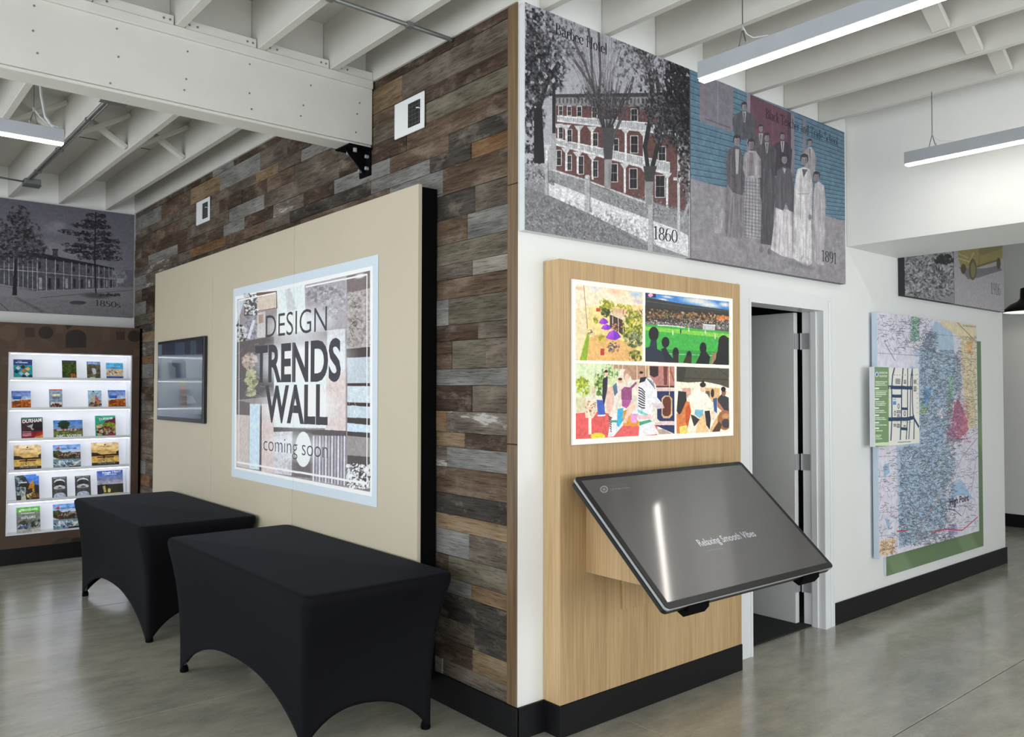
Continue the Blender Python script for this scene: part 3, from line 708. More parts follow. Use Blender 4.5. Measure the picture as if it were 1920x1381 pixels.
    c.poly([(652, 860), (722, 860), (700, 960), (664, 960)], (60, 58, 61)); c.poly([(660, 940), (704, 940), (698, 1060), (664, 1060)], (128, 126, 128)); ft(845, 460, 85, 170, .7, (10, 10, 14), (52, 52, 57)); ft(855, 650, 75, 160, .5, (10, 10, 14), (62, 62, 67)); ft(785, 600, 75, 140, .2, (20, 20, 24), (90, 89, 94)); ft(868, 870, 40, 170, .15, (16, 16, 20), (150, 149, 153))
    c.blur(1); c.noise(.09, 3); c.noise(.06, 12)
    c.serif('Barbee Hotel', (195, 175), (465, 283), 40, (16, 16, 20), wt=1.3); c.serif('1860', (702, 1236), (830, 1258), 52, (18, 18, 22), wt=1.1); return c

def art_school(corners):
    c = canvas3(1150, 700, (124, 120, 126), corners, (1280, 130, 3.2118), 4)
    bl = (86, 112, 128)
    c.poly([(0, -60), (1000, 340), (1000, 960), (0, 640)], bl)
    for i in range(26):                                                        # clapboards
        d = i * 39 - 120; e = d * .83 + 62
        c.line([(30, 60 + d * .98), (980, 395 + e * .72)], 3.6, (54, 74, 90)); c.line([(30, 66 + d * .98), (980, 401 + e * .72)], 2, (104, 130, 146))
    c.poly([(30, 655), (255, 712), (980, 915), (980, 1300), (30, 1140)], (132, 127, 132)); c.noise(.05, 14)
    c.poly([(100, -20), (305, 80), (300, 382), (102, 310)], (118, 110, 118)); c.poly([(130, 0), (278, 70), (272, 345), (132, 292)], (112, 109, 118)); c.line([(212, 20), (210, 330)], 5, (132, 128, 136)); c.line([(132, 296), (285, 352)], 5, (90, 84, 92))
    c.poly([(405, 150), (655, 262), (655, 640), (405, 620)], (96, 68, 80)); c.line([(540, 215), (540, 560)], 6, (112, 74, 86)); c.poly([(630, 250), (655, 262), (655, 640), (630, 600)], (76, 60, 70))
    c.poly([(386, 140), (406, 150), (406, 560), (386, 560)], (128, 120, 130)); c.poly([(652, 262), (672, 270), (672, 640), (652, 640)], (122, 114, 124)); c.poly([(722, 290), (742, 298), (742, 560), (722, 560)], (116, 110, 122))
    c.grain(8, 60, .1)
    def face(x, y, r_, sk=(126, 119, 124), hair=(54, 50, 54)):
        c.ell(x, y - r_ * .25, r_ * 1.0, r_ * 1.3, hair); c.ell(x, y + r_ * .1, r_ * .76, r_ * 1.2, sk); c.ell(x, y - r_ * 1.05, r_ * .85, r_ * .42, hair)
        c.ell(x + r_ * .35, y + r_ * .1, r_ * .45, r_ * 1.1, (96, 90, 95), .5, soft=.9); c.ell(x - r_ * .2, y - r_ * .3, r_ * .4, r_ * .5, (146, 139, 143), .5, soft=.9)
        for d in (-.32, .32): c.ell(x + d * r_, y - r_ * .1, r_ * .24, r_ * .16, (74, 68, 72), .8, soft=.7)
        c.line([(x, y), (x - r_ * .06, y + r_ * .38)], 2, (98, 91, 96), .7); c.line([(x - r_ * .26, y + r_ * .68), (x + r_ * .26, y + r_ * .7)], 2, (88, 78, 84), .8); c.ell(x, y + r_ * 1.35, r_ * .5, r_ * .3, (84, 78, 83), .6, soft=.8)
    def man(x, top, w, bot, coat=(70, 67, 73), head=26):
        y = top + head * 1.3
        c.poly([(x - w * .5, bot), (x - w * .62, y + 75), (x - w * .45, y + 45), (x - w * .12, y + 28), (x + w * .12, y + 28), (x + w * .45, y + 50), (x + w * .62, y + 85), (x + w * .5, bot)], coat)
        c.poly([(x - 12, y + 30), (x + 12, y + 30), (x + 5, y + 95), (x - 3, y + 95)], (152, 148, 152)); c.poly([(x - 3, y + 36), (x + 3, y + 36), (x + 2, y + 90), (x - 1, y + 90)], (60, 56, 62)); face(x, y, head * .72)
    man(370, 190, 116, 420, (78, 78, 84)); man(470, 325, 90, 520, (88, 84, 90), 23); man(600, 372, 96, 640, (62, 56, 64), 23); man(765, 412, 60, 660, (140, 134, 138), 22)
    # standing figures of the front row
    c.poly([(462, 520), (505, 480), (545, 540), (562, 700), (548, 860), (540, 1060), (470, 1050), (475, 800), (440, 640)], (74, 72, 78)); c.line([(508, 820), (505, 1050)], 4, (58, 56, 62)); man(506, 375, 92, 700, (76, 74, 80), 26); c.ell(474, 1085, 14, 20, (112, 108, 113)); c.ell(524, 1098, 14, 20, (108, 104, 110))
    c.poly([(262, 560), (275, 485), (310, 462), (345, 470), (372, 560), (372, 660), (360, 760), (300, 740), (268, 690)], (86, 82, 88)); c.poly([(268, 690), (302, 742), (358, 762), (356, 1020), (246, 1005), (255, 850)], (116, 112, 117)); c.poly([(316, 480), (340, 480), (332, 630), (320, 630)], (158, 154, 157)); face(326, 430, 24)
    for k in range(5): c.line([(285 + k * 16, 760), (262 + k * 22, 1005)], 3, (92, 88, 94), .8)
    c.ell(272, 1075, 12, 36, (132, 128, 132))
    c.poly([(362, 600), (368, 510), (400, 488), (440, 492), (470, 540), (472, 650), (440, 660), (380, 660)], (152, 147, 151)); c.poly([(402, 500), (424, 500), (430, 640), (396, 640)], (110, 104, 110)); face(412, 450, 23)
    c.poly([(375, 650), (465, 660), (470, 1025), (366, 1005)], (150, 146, 150))
    for k in range(5): c.line([(385 + k * 18, 655), (376 + k * 20, 1010)], 7, (92, 88, 94), .55)
    for k in range(17): c.line([(370, 675 + k * 20), (468, 685 + k * 20.5)], 5, (96, 92, 98), .5)
    c.ell(388, 1090, 16, 22, (126, 122, 127)); c.ell(440, 1100, 16, 24, (126, 122, 127)); c.ell(350, 1060, 40, 30, (96, 92, 96), .5, soft=.8)
    c.poly([(562, 830), (655, 850), (662, 1140), (600, 1125), (530, 1085)], (182, 177, 180)); c.poly([(555, 700), (568, 610), (605, 582), (650, 600), (672, 720), (668, 860), (640, 850), (620, 800), (605, 850), (556, 830)], (82, 79, 85)); c.poly([(600, 590), (622, 600), (612, 630)], (150, 146, 150)); face(612, 540, 22)
    c.poly([(672, 700), (690, 600), (725, 588), (765, 600), (785, 700), (775, 900), (778, 1170), (745, 1188), (662, 1135), (668, 880)], (184, 180, 182)); c.poly([(718, 600), (752, 602), (728, 650)], (84, 80, 86)); face(732, 545, 25); c.line([(690, 750), (760, 748)], 3, (140, 136, 140))
    c.poly([(785, 760), (795, 690), (820, 672), (850, 700), (862, 800), (858, 960), (850, 1180), (778, 1165), (782, 900)], (158, 153, 157)); face(806, 645, 21)
    for x0, x1, y0, y1 in ((592, 578, 860, 1110), (630, 628, 860, 1130), (700, 690, 800, 1140), (740, 742, 800, 1180), (810, 806, 950, 1170), (835, 836, 950, 1180)): c.line([(x0, y0), (x1, y1)], 3, (146, 141, 145), .8)
    c.ell(765, 890, 10, 18, (128, 122, 126)); c.ell(830, 1210, 12, 26, (120, 116, 120)); c.ell(700, 1175, 120, 22, (98, 94, 98), .5, soft=.7); c.poly([(190, 900), (240, 840), (240, 990), (190, 985)], (146, 141, 144))
    c.tex = None
    for x, y0, y1, w, v in ((262, 480, 1000, 16, 60), (366, 480, 1000, 20, 56), (470, 540, 1060, 22, 50), (552, 560, 1080, 20, 52), (668, 600, 1120, 18, 70), (782, 620, 1160, 18, 84), (860, 720, 1170, 14, 96), (310, 500, 740, 12, 56), (420, 380, 480, 24, 50), (540, 480, 640, 20, 48)):
        for k in range(9): c.ell(x + c.rng.uniform(-4, 4), y0 + (y1 - y0) * (k + .5) / 9, w, (y1 - y0) / 13., (v, v - 2, v + 3), .3, soft=.9)
    for x, y0, y1 in ((290, 520, 720), (350, 520, 720), (385, 520, 640), (455, 530, 640), (490, 600, 800), (530, 600, 800), (585, 640, 820), (645, 640, 820), (705, 640, 900), (755, 640, 900), (815, 720, 940)): c.line([(x, y0), (x + c.rng.uniform(-8, 8), y1)], 4, (150, 146, 150), .25); c.line([(x + 8, y0), (x + 8 + c.rng.uniform(-8, 8), y1)], 4, (40, 38, 43), .3)
    c.spray(120, 860, 110, 130, 160, 16, G(108, 118, 142), .25); c.spray(500, 1180, 460, 60, 300, 14, G(104, 118, 140, 150), .25, el=.4); c.spray(920, 1080, 60, 120, 90, 14, G(108, 146), .25)
    c.blur(1); c.noise(.07, 3); c.noise(.06, 16)
    c.serif('Black Teacher and Trade School', (498, 292), (934, 462), 40, (24, 24, 34), wt=1.25); c.serif('1891', (835, 1152), (928, 1172), 50, (20, 20, 25), wt=1.1); return c

def art_1904(corners):
    c = canvas3(420, 460, (126, 124, 128), corners, (1600, 430, 3.541), 6)
    c.spray(480, 60, 260, 360, 1500, 16, G(70, 92, 116, 140, 160), .6, el=.4); c.spray(500, 330, 200, 150, 700, 11, G(50, 70, 96, 150, 168), .7, el=.4); c.spray(600, 200, 60, 30, 60, 12, G(30, 40), .8); c.rect(296, 190, 322, 300, (160, 158, 164), .6)
    c.line([(296, 200), (296, 440)], 6, (40, 38, 46)); c.line([(672, 150), (672, 495)], 8, (44, 42, 50)); c.serif('190', (528, 302), (592, 306), 42, (40, 40, 46), .8); return c
def art_1916(corners):
    c = canvas3(420, 460, (150, 146, 150), corners, (1600, 430, 3.541), 7)
    c.grad(640, -400, 1010, 560, (120, 118, 120), (156, 151, 156))
    c.poly([(700, 250), (860, 260), (960, 240), (990, 270), (830, 320), (760, 330)], (84, 80, 84), .7)
    c.poly([(690, -200), (990, -200), (990, 190), (965, 200), (830, 250), (770, 262), (712, 245), (695, 190)], (128, 118, 76)); c.poly([(830, -200), (990, -200), (985, 130), (835, 175)], (112, 104, 66)); c.line([(770, 262), (970, 200)], 8, (96, 88, 54)); c.line([(695, 190), (770, 215), (800, 150)], 6, (152, 142, 96)); c.line([(700, 160), (760, 190)], 5, (150, 140, 98)); c.line([(835, 175), (835, 250)], 4, (82, 76, 48))
    c.ell(792, 265, 26, 72, (80, 74, 48)); c.ell(794, 268, 16, 52, (112, 104, 72)); c.ell(730, 262, 18, 34, (70, 64, 44)); c.ell(964, 225, 14, 38, (72, 66, 46)); c.noise(.05, 6)
    c.serif('1916', (912, 425), (976, 437), 44, (44, 42, 48), wt=.8); return c

def art_lightbox(corners):
    c = canvas3(1100, 740, (255, 252, 246), corners, (1000, 470, 3.369), 9)
    c.grain(12, 12, .06)
    # --- street terrace
    K = lambda pts: [((x / 7.672 + 1060 - 1000) * 3.369, (y / 7.672 + 510 - 470) * 3.369) for x, y in pts]     # second crop -> this crop
    c.poly([(270, 212), (692, 262), (690, 697), (268, 690)], (250, 226, 150)); c.poly(K([(150, 180), (1115, 300), (1115, 480), (600, 470), (150, 520)]), (255, 240, 205))
    for (x, y), r_, col in (((200, 230), 90, (244, 178, 160)), ((420, 240), 130, (214, 224, 240)), ((720, 280), 170, (246, 196, 160)), ((1020, 320), 140, (150, 190, 236)), ((1050, 420), 120, (206, 190, 216)), ((640, 340), 90, (255, 250, 230))):
        q = K([(x, y)])[0]; c.ell(q[0], q[1], r_ * .44, r_ * .2, col, .8, soft=.9)
    c.poly(K([(150, 520), (350, 520), (310, 820), (200, 1270), (150, 1270)]), (250, 228, 180)); c.poly(K([(320, 860), (350, 900), (310, 1270), (205, 1270)]), (150, 184, 40)); c.poly(K([(345, 940), (500, 880), (980, 1040), (1110, 1290), (320, 1270)]), (240, 190, 116))
    c.poly(K([(640, 580), (830, 640), (860, 830), (820, 900), (640, 780)]), (70, 50, 40)); c.poly(K([(650, 560), (950, 640), (950, 720), (830, 690), (640, 610)]), (238, 214, 176)); c.poly(K([(680, 520), (1110, 545), (1000, 640), (660, 560)]), (236, 196, 150))
    for x in (680, 760, 830): c.line(K([(x, 640), (x + 4, 860)]), 4, (250, 246, 230))
    c.line(K([(835, 540), (835, 605)]), 5, (200, 70, 50)); c.line(K([(265, 190), (320, 810)]), 3, (140, 90, 50))
    gr = [(150, 170, 30), (190, 196, 50), (214, 208, 70), (110, 130, 30)]
    q = K([(590, 480), (590, 580), (970, 800), (1010, 1210), (520, 960), (440, 690), (820, 490), (330, 650)])
    fo = lambda p, rx, ry, dark, light, dn=.45, cell=16: c.foliage(p[0], p[1], rx, ry, dark, light, dn, cell)
    fo(q[0], 50, 44, (110, 124, 10), (236, 226, 70)); fo(q[1], 38, 30, (40, 50, 20), (130, 140, 40)); fo(q[2], 66, 116, (84, 104, 20), (226, 216, 70)); fo(K([(990, 960)])[0], 58, 54, (50, 66, 30), (206, 206, 150)); fo(q[3], 46, 38, (56, 70, 20), (170, 176, 60)); fo(q[4], 28, 24, (150, 150, 20), (240, 230, 80)); fo(q[5], 18, 22, (120, 130, 20), (220, 210, 70)); fo(q[6], 66, 16, (150, 150, 30), (230, 216, 80))
    for (x, y), w, h in (((550, 705), 70, 48), ((590, 790), 80, 44), ((690, 905), 112, 76)):
        c.poly(K([(x - w, y + h * .5), (x - w * .5, y - h * .6), (x, y - h), (x + w * .6, y - h * .5), (x + w, y + h * .4), (x + w * .3, y + h * .95), (x - w * .4, y + h * .85)]), (168, 66, 214)); c.poly(K([(x, y - h), (x + w * .6, y - h * .5), (x + w, y + h * .4), (x + w * .1, y + h * .95)]), (128, 50, 206)); c.poly(K([(x, y - h), (x - w * .3, y - h * .8), (x - w * .75, y + h * .7)]), (206, 110, 228))
    c.spray(*K([(690, 1080)])[0], 40, 36, 90, 5, [(60, 44, 60), (120, 90, 110), (70, 80, 120), (200, 170, 150), (180, 120, 60)]); c.spray(*K([(360, 870)])[0], 16, 22, 36, 4, [(90, 80, 90), (240, 230, 220), (160, 100, 80)]); c.spray(*K([(740, 790)])[0], 40, 30, 60, 5, [(120, 50, 40), (60, 40, 40), (220, 150, 110)]); c.rect(*K([(505, 1100)])[0], *K([(560, 1195)])[0], (190, 60, 40)); c.rect(*K([(445, 515)])[0], *K([(505, 565)])[0], (206, 70, 40))
    # --- stadium
    K = lambda pts: [((x / 8.368 + 1200 - 1000) * 3.369, (y / 8.368 + 535 - 470) * 3.369) for x, y in pts]
    c.poly([(706, 264), (1237, 322), (1237, 720), (706, 705)], (70, 180, 70)); c.poly(K([(80, 110), (1395, 240), (1395, 420), (80, 240)]), (70, 140, 214))
    for (x, y), w, h in (((900, 240), 320, 60), ((1090, 310), 220, 44), ((430, 180), 120, 20), ((1330, 300), 120, 40), ((360, 225), 110, 26)): q = K([(x, y)])[0]; c.ell(q[0], q[1], w * .4, h * .5, (246, 240, 228), .9, soft=.7)
    c.poly(K([(80, 110), (250, 125), (250, 190), (80, 180)]), (34, 40, 96)); c.ell(*K([(165, 150)])[0], 16, 12, (236, 170, 180))
    c.poly(K([(80, 180), (650, 285), (1395, 385), (1395, 460), (80, 350)]), (54, 56, 54)); c.poly(K([(80, 330), (1395, 450), (1395, 720), (80, 600)]), (50, 44, 38)); c.line(K([(80, 240), (700, 330), (1395, 400)]), 2, (110, 110, 108))
    q = K([(740, 500)])[0]; c.foliage(q[0], q[1] - 4, 262, 30, (36, 28, 24), (206, 160, 100), .3, 14, .9, True); c.spray(q[0], q[1] - 6, 250, 26, 60, 6, [(230, 190, 130), (220, 210, 180), (120, 130, 90), (150, 70, 50)], .7, rect=True); c.spray(*K([(1300, 515)])[0], 40, 14, 50, 7, [(230, 120, 50), (240, 160, 90)])
    c.poly(K([(80, 560), (620, 590), (1395, 650), (1395, 725), (980, 690), (80, 610)]), (96, 90, 86)); c.spray(q[0], K([(740, 600)])[0][1], 262, 22, 700, 3.2, [(206, 198, 190), (60, 56, 56), (150, 140, 136), (236, 230, 222), (110, 84, 76)], .9, rect=True); c.spray(K([(1250, 650)])[0][0], K([(1250, 650)])[0][1], 60, 14, 120, 4, [(206, 198, 190), (60, 56, 56), (150, 140, 136)], .9, rect=True)
    c.poly(K([(80, 610), (620, 640), (980, 690), (1395, 735), (1395, 1250), (80, 1215)]), (66, 184, 72)); c.poly(K([(80, 640), (1395, 760), (1395, 830), (80, 700)]), (140, 214, 76)); c.poly(K([(80, 990), (1395, 1040), (1395, 1250), (80, 1215)]), (52, 160, 66)); c.line(K([(440, 1070), (940, 1092), (1395, 1110)]), 2.5, (190, 236, 180)); c.line(K([(280, 620), (560, 640), (700, 660)]), 5, (232, 236, 232))
    c.poly(K([(990, 605), (1170, 620), (1170, 705), (990, 690)]), (196, 200, 196)); c.line(K([(990, 690), (990, 605), (1170, 620), (1170, 705)]), 3, (250, 250, 250))
    for x, y, col in ((515, 740, (230, 240, 200)), (640, 720, (30, 40, 40)), (765, 690, (236, 240, 220)), (1180, 800, (240, 236, 214)), (1025, 735, (220, 230, 200))): c.ell(*K([(x, y)])[0], 4, 17, col)
    bk = (16, 16, 20)
    for x, y, rx, ry in ((215, 760, 80, 115), (400, 890, 62, 85), (560, 1060, 50, 90), (770, 1100, 42, 75), (990, 980, 54, 90), (1310, 880, 80, 100)): c.ell(*K([(x, y)])[0], rx * .4, ry * .4, bk)
    c.poly(K([(80, 980), (150, 960), (170, 860), (260, 860), (270, 1000), (400, 1060), (430, 1215), (80, 1215)]), (34, 46, 62)); c.poly(K([(330, 1000), (400, 960), (450, 1060), (540, 1180), (540, 1230), (410, 1220)]), (24, 32, 44)); c.poly(K([(510, 1220), (520, 1080), (600, 1060), (605, 1225)]), (40, 30, 28)); c.poly(K([(670, 1230), (720, 1110), (810, 1100), (805, 1235)]), (52, 40, 30)); c.poly(K([(865, 1240), (930, 1110), (960, 1030), (1040, 1040), (1100, 1120), (1080, 1245)]), bk); c.poly(K([(1110, 1248), (1215, 1040), (1235, 880), (1290, 790), (1390, 820), (1390, 1250)]), (22, 18, 20)); c.poly(K([(1105, 1245), (1140, 1060), (1200, 1050), (1190, 1150), (1130, 1245)]), (170, 130, 96))
    # --- carousel
    K = lambda pts: [((x / 8.633 + 1070 - 1000) * 3.369, (y / 8.633 + 675 - 470) * 3.369) for x, y in pts]
    c.poly([(268, 708), (892, 728), (892, 1155), (268, 1188)], (240, 232, 214)); c.poly(K([(80, 50), (780, 70), (700, 560), (80, 600)]), (226, 240, 190)); fo(K([(190, 420)])[0], 48, 62, (110, 140, 20), (240, 236, 90)); fo(K([(480, 380)])[0], 42, 80, (60, 96, 30), (196, 216, 110)); fo(K([(640, 180)])[0], 56, 46, (70, 120, 50), (210, 240, 170), .2)
    for x, y0 in ((140, 80), (260, 60), (380, 70), (440, 90)): c.line(K([(x, y0), (x - 30, 300)]), 4, (250, 248, 236), .8)
    c.poly(K([(80, 600), (240, 590), (260, 800), (80, 870)]), (226, 218, 176)); c.poly(K([(80, 860), (400, 830), (620, 860), (620, 1250), (80, 1280)]), (236, 96, 92)); c.poly(K([(560, 900), (1400, 1050), (1400, 1220), (600, 1260)]), (236, 104, 100))
    c.poly(K([(660, 70), (1270, 90), (1270, 300), (1000, 320), (900, 150), (700, 130)]), (190, 150, 120)); c.poly(K([(1270, 90), (1680, 100), (1680, 430), (1350, 420), (1290, 300)]), (196, 130, 120)); c.poly(K([(1280, 95), (1420, 100), (1420, 250), (1350, 280), (1280, 240)]), (50, 30, 28)); c.poly(K([(1500, 100), (1570, 100), (1560, 400), (1510, 400)]), (120, 60, 56)); c.line(K([(1600, 120), (1675, 330)]), 10, (150, 100, 60)); c.rect(*K([(1350, 415)])[0], *K([(1680, 440)])[0], (60, 30, 36)); c.rect(*K([(1340, 440)])[0], *K([(1680, 500)])[0], (240, 214, 200))
    c.poly(K([(1400, 500), (1680, 500), (1680, 985), (1440, 985), (1400, 940)]), (34, 46, 96)); c.poly(K([(1470, 620), (1520, 570), (1600, 570), (1645, 620), (1645, 890), (1600, 940), (1500, 940), (1470, 890)]), (222, 190, 140)); c.poly(K([(1490, 640), (1530, 590), (1595, 590), (1622, 640), (1622, 870), (1580, 905), (1520, 905), (1490, 870)]), (110, 50, 34)); c.rect(*K([(1370, 1000)])[0], *K([(1680, 1050)])[0], (244, 214, 206)); c.poly(K([(1370, 1050), (1680, 1050), (1680, 1190), (1500, 1110)]), (40, 50, 100)); c.poly(K([(1400, 1120), (1500, 1110), (1640, 1190), (1420, 1200)]), (190, 170, 156))
    for x in (600, 690, 775, 840, 1075, 1215, 1255, 1595): c.line(K([(x, 70), (x + 4, 560)]), 5, (246, 226, 176))
    c.poly(K([(420, 640), (540, 650), (560, 900), (440, 890)]), (70, 96, 190)); c.line(K([(440, 895), (560, 890)]), 7, (250, 246, 244)); c.poly(K([(230, 820), (290, 660), (400, 660), (430, 820), (360, 940), (240, 930)]), (240, 224, 196)); c.spray(*K([(330, 760)])[0], 34, 46, 60, 7, [(214, 120, 80), (240, 220, 190), (150, 100, 60), (250, 240, 220)]); c.rect(*K([(285, 900)])[0], *K([(335, 1200)])[0], (255, 246, 226)); c.ell(*K([(440, 1230)])[0], 46, 22, (246, 226, 50))
    c.poly(K([(330, 560), (350, 400), (400, 460), (390, 600)]), (230, 206, 180)); c.poly(K([(580, 440), (680, 420), (700, 720), (640, 900), (580, 800)]), (244, 200, 180)); c.poly(K([(520, 300), (600, 260), (590, 480), (540, 740), (510, 600)]), (34, 36, 60)); c.ell(*K([(580, 215)])[0], 12, 16, (240, 196, 176)); c.ell(*K([(575, 180)])[0], 11, 8, (40, 30, 30)); c.poly(K([(680, 420), (740, 360), (760, 520), (710, 580)]), (90, 120, 150)); c.ell(*K([(800, 330)])[0], 13, 18, (232, 180, 150)); c.ell(*K([(800, 305)])[0], 13, 8, (60, 40, 34)); c.poly(K([(750, 420), (830, 400), (830, 620), (770, 640)]), (244, 224, 214))
    c.ell(*K([(905, 240)])[0], 20, 38, (206, 160, 130)); c.ell(*K([(910, 290)])[0], 14, 30, (250, 214, 190)); c.poly(K([(820, 480), (870, 430), (960, 440), (1060, 340), (1070, 380), (990, 460), (990, 640), (820, 640)]), (158, 80, 130)); c.poly(K([(830, 640), (980, 640), (960, 720), (900, 780), (830, 740)]), (190, 96, 160))
    # zebra
    wz = (244, 244, 246); c.poly(K([(1090, 400), (1180, 290), (1300, 280), (1380, 400), (1400, 600), (1500, 720), (1500, 780), (1330, 720), (1310, 860), (1200, 900), (1080, 780)]), wz); c.poly(K([(640, 980), (760, 800), (1100, 780), (1320, 880), (1330, 1000), (1430, 1190), (1100, 1230), (1110, 1060), (840, 1060), (700, 1230), (600, 1250)]), wz)
    for k in range(8): c.line(K([(1100, 440 + k * 42), (1150, 460 + k * 44), (1200, 520 + k * 36)]), 6, (56, 58, 66))
    for k in range(5): c.line(K([(1230 + k * 26, 290 + k * 14), (1290 + k * 18, 360 + k * 26)]), 4, (90, 94, 104))
    for k in range(7): c.line(K([(610 + k * 6, 900 + k * 40), (660, 940 + k * 36)]), 5, (60, 62, 70))
    c.poly(K([(760, 790), (850, 770), (860, 960), (780, 1080), (745, 1060)]), (74, 186, 226)); c.poly(K([(850, 820), (930, 790), (1110, 1000), (1100, 1070), (850, 1060)]), (240, 160, 60)); c.poly(K([(1080, 790), (1260, 880), (1200, 900), (1090, 840)]), (120, 216, 214)); c.poly(K([(1110, 1000), (1280, 960), (1320, 990), (1110, 1060)]), (70, 170, 130)); c.poly(K([(650, 970), (760, 970), (750, 1010), (650, 1000)]), (80, 170, 130)); c.poly(K([(960, 690), (1060, 700), (1050, 790), (940, 900), (900, 1020), (850, 1010), (880, 900)]), (252, 214, 190)); c.poly(K([(960, 880), (1090, 860), (1060, 1010), (980, 1010)]), (236, 170, 220)); c.poly(K([(1090, 890), (1300, 880), (1310, 950), (1100, 950)]), (244, 200, 196)); c.poly(K([(1310, 690), (1480, 700), (1520, 770), (1400, 790)]), (226, 206, 210)); c.poly(K([(1130, 280), (1230, 270), (1200, 340), (1110, 370)]), (24, 26, 36)); c.ell(*K([(1145, 240)])[0], 11, 16, (226, 170, 150)); c.ell(*K([(1142, 200)])[0], 12, 8, (20, 18, 20))
    # --- concert
    K = lambda pts: [((x / 9.523 + 1255 - 1000) * 3.369, (y / 9.523 + 680 - 470) * 3.369) for x, y in pts]
    c.poly([(905, 730), (1237, 742), (1237, 1140), (905, 1156)], (252, 246, 220)); c.poly(K([(125, 65), (1065, 95), (1065, 450), (900, 390), (640, 335), (340, 350), (125, 330)]), (82, 78, 62)); c.poly(K([(125, 65), (300, 70), (260, 340), (125, 330)]), (56, 54, 44)); c.line(K([(260, 270), (1060, 300)]), 5, (56, 50, 40)); c.line(K([(860, 100), (1060, 250)]), 5, (60, 56, 46))
    c.poly(K([(640, 440), (900, 450), (900, 700), (640, 700)]), (236, 190, 130)); c.poly(K([(650, 500), (720, 500), (720, 620), (650, 620)]), (90, 90, 80)); c.poly(K([(230, 450), (380, 450), (390, 620), (230, 620)]), (226, 170, 150)); c.poly(K([(160, 500), (300, 520), (310, 720), (180, 940), (130, 860)]), (44, 42, 40))
    c.poly(K([(130, 900), (200, 920), (300, 680), (360, 700), (390, 860), (340, 1100), (300, 1260), (130, 1260)]), (226, 132, 70)); c.poly(K([(290, 800), (350, 740), (390, 860), (330, 1140), (290, 1060)]), (200, 90, 34)); c.poly(K([(180, 1140), (310, 1110), (330, 1250), (190, 1260)]), (250, 230, 110))
    c.poly(K([(330, 600), (480, 490), (560, 490), (680, 560), (760, 700), (800, 780), (700, 780), (640, 740), (620, 860), (450, 850), (450, 680), (360, 700)]), (255, 252, 234)); c.poly(K([(460, 830), (610, 840), (600, 920), (540, 990), (450, 920)]), (130, 196, 214)); c.ell(*K([(600, 450)])[0], 18, 26, (246, 206, 180)); c.ell(*K([(598, 390)])[0], 19, 16, (40, 34, 32)); c.ell(*K([(600, 335)])[0], 8, 9, (36, 30, 28))
    c.poly(K([(860, 640), (930, 560), (1060, 620), (1065, 880), (930, 850), (880, 780)]), (56, 54, 58)); c.ell(*K([(970, 530)])[0], 14, 24, (150, 104, 80)); c.ell(*K([(965, 470)])[0], 15, 16, (26, 22, 22)); c.poly(K([(850, 700), (890, 710), (980, 840), (940, 860), (860, 790)]), (190, 130, 96)); c.ell(*K([(770, 540)])[0], 11, 28, (60, 40, 40)); c.poly(K([(780, 640), (850, 620), (850, 900), (800, 860)]), (60, 90, 150))
    c.poly(K([(630, 860), (720, 850), (740, 1010), (720, 1190), (660, 1110)]), (40, 36, 34)); c.poly(K([(520, 1000), (620, 900), (660, 1120), (720, 1230), (470, 1250)]), (250, 206, 150)); c.poly(K([(380, 920), (440, 940), (540, 1010), (470, 1110), (440, 1130)]), (60, 48, 42)); c.ell(*K([(780, 930)])[0], 16, 30, (244, 220, 196)); c.poly(K([(720, 1230), (780, 1080), (900, 880), (950, 900), (860, 1060), (790, 1225)]), (236, 190, 140)); c.ell(*K([(990, 1020)])[0], 46, 64, (170, 110, 64)); c.ell(*K([(1010, 1080)])[0], 26, 30, (70, 60, 62)); c.poly(K([(760, 1230), (880, 1040), (940, 1100), (900, 1225)]), (84, 60, 40)); c.ell(*K([(1000, 950)])[0], 22, 18, (216, 160, 106), .8)
    c.tex = None; c.blur(1); c.noise(.05, 3, (1, .9, .8)); c.noise(.05, 9)
    # white mat around the four photos
    for p in ([(245, 172), (1260, 298), (1260, 324), (1238, 322), (706, 264), (692, 262), (268, 212), (245, 212)], [(245, 172), (268, 176), (268, 1222), (245, 1222)], [(1237, 298), (1264, 298), (1264, 1166), (1237, 1166)], [(245, 1190), (892, 1157), (1264, 1138), (1264, 1170), (245, 1226)], [(245, 690), (692, 698), (1262, 722), (1262, 744), (895, 730), (245, 707)], [(692, 255), (707, 257), (707, 705), (690, 705)], [(891, 722), (905, 722), (905, 1166), (892, 1166)]): c.poly(p, (255, 250, 240))
    return c
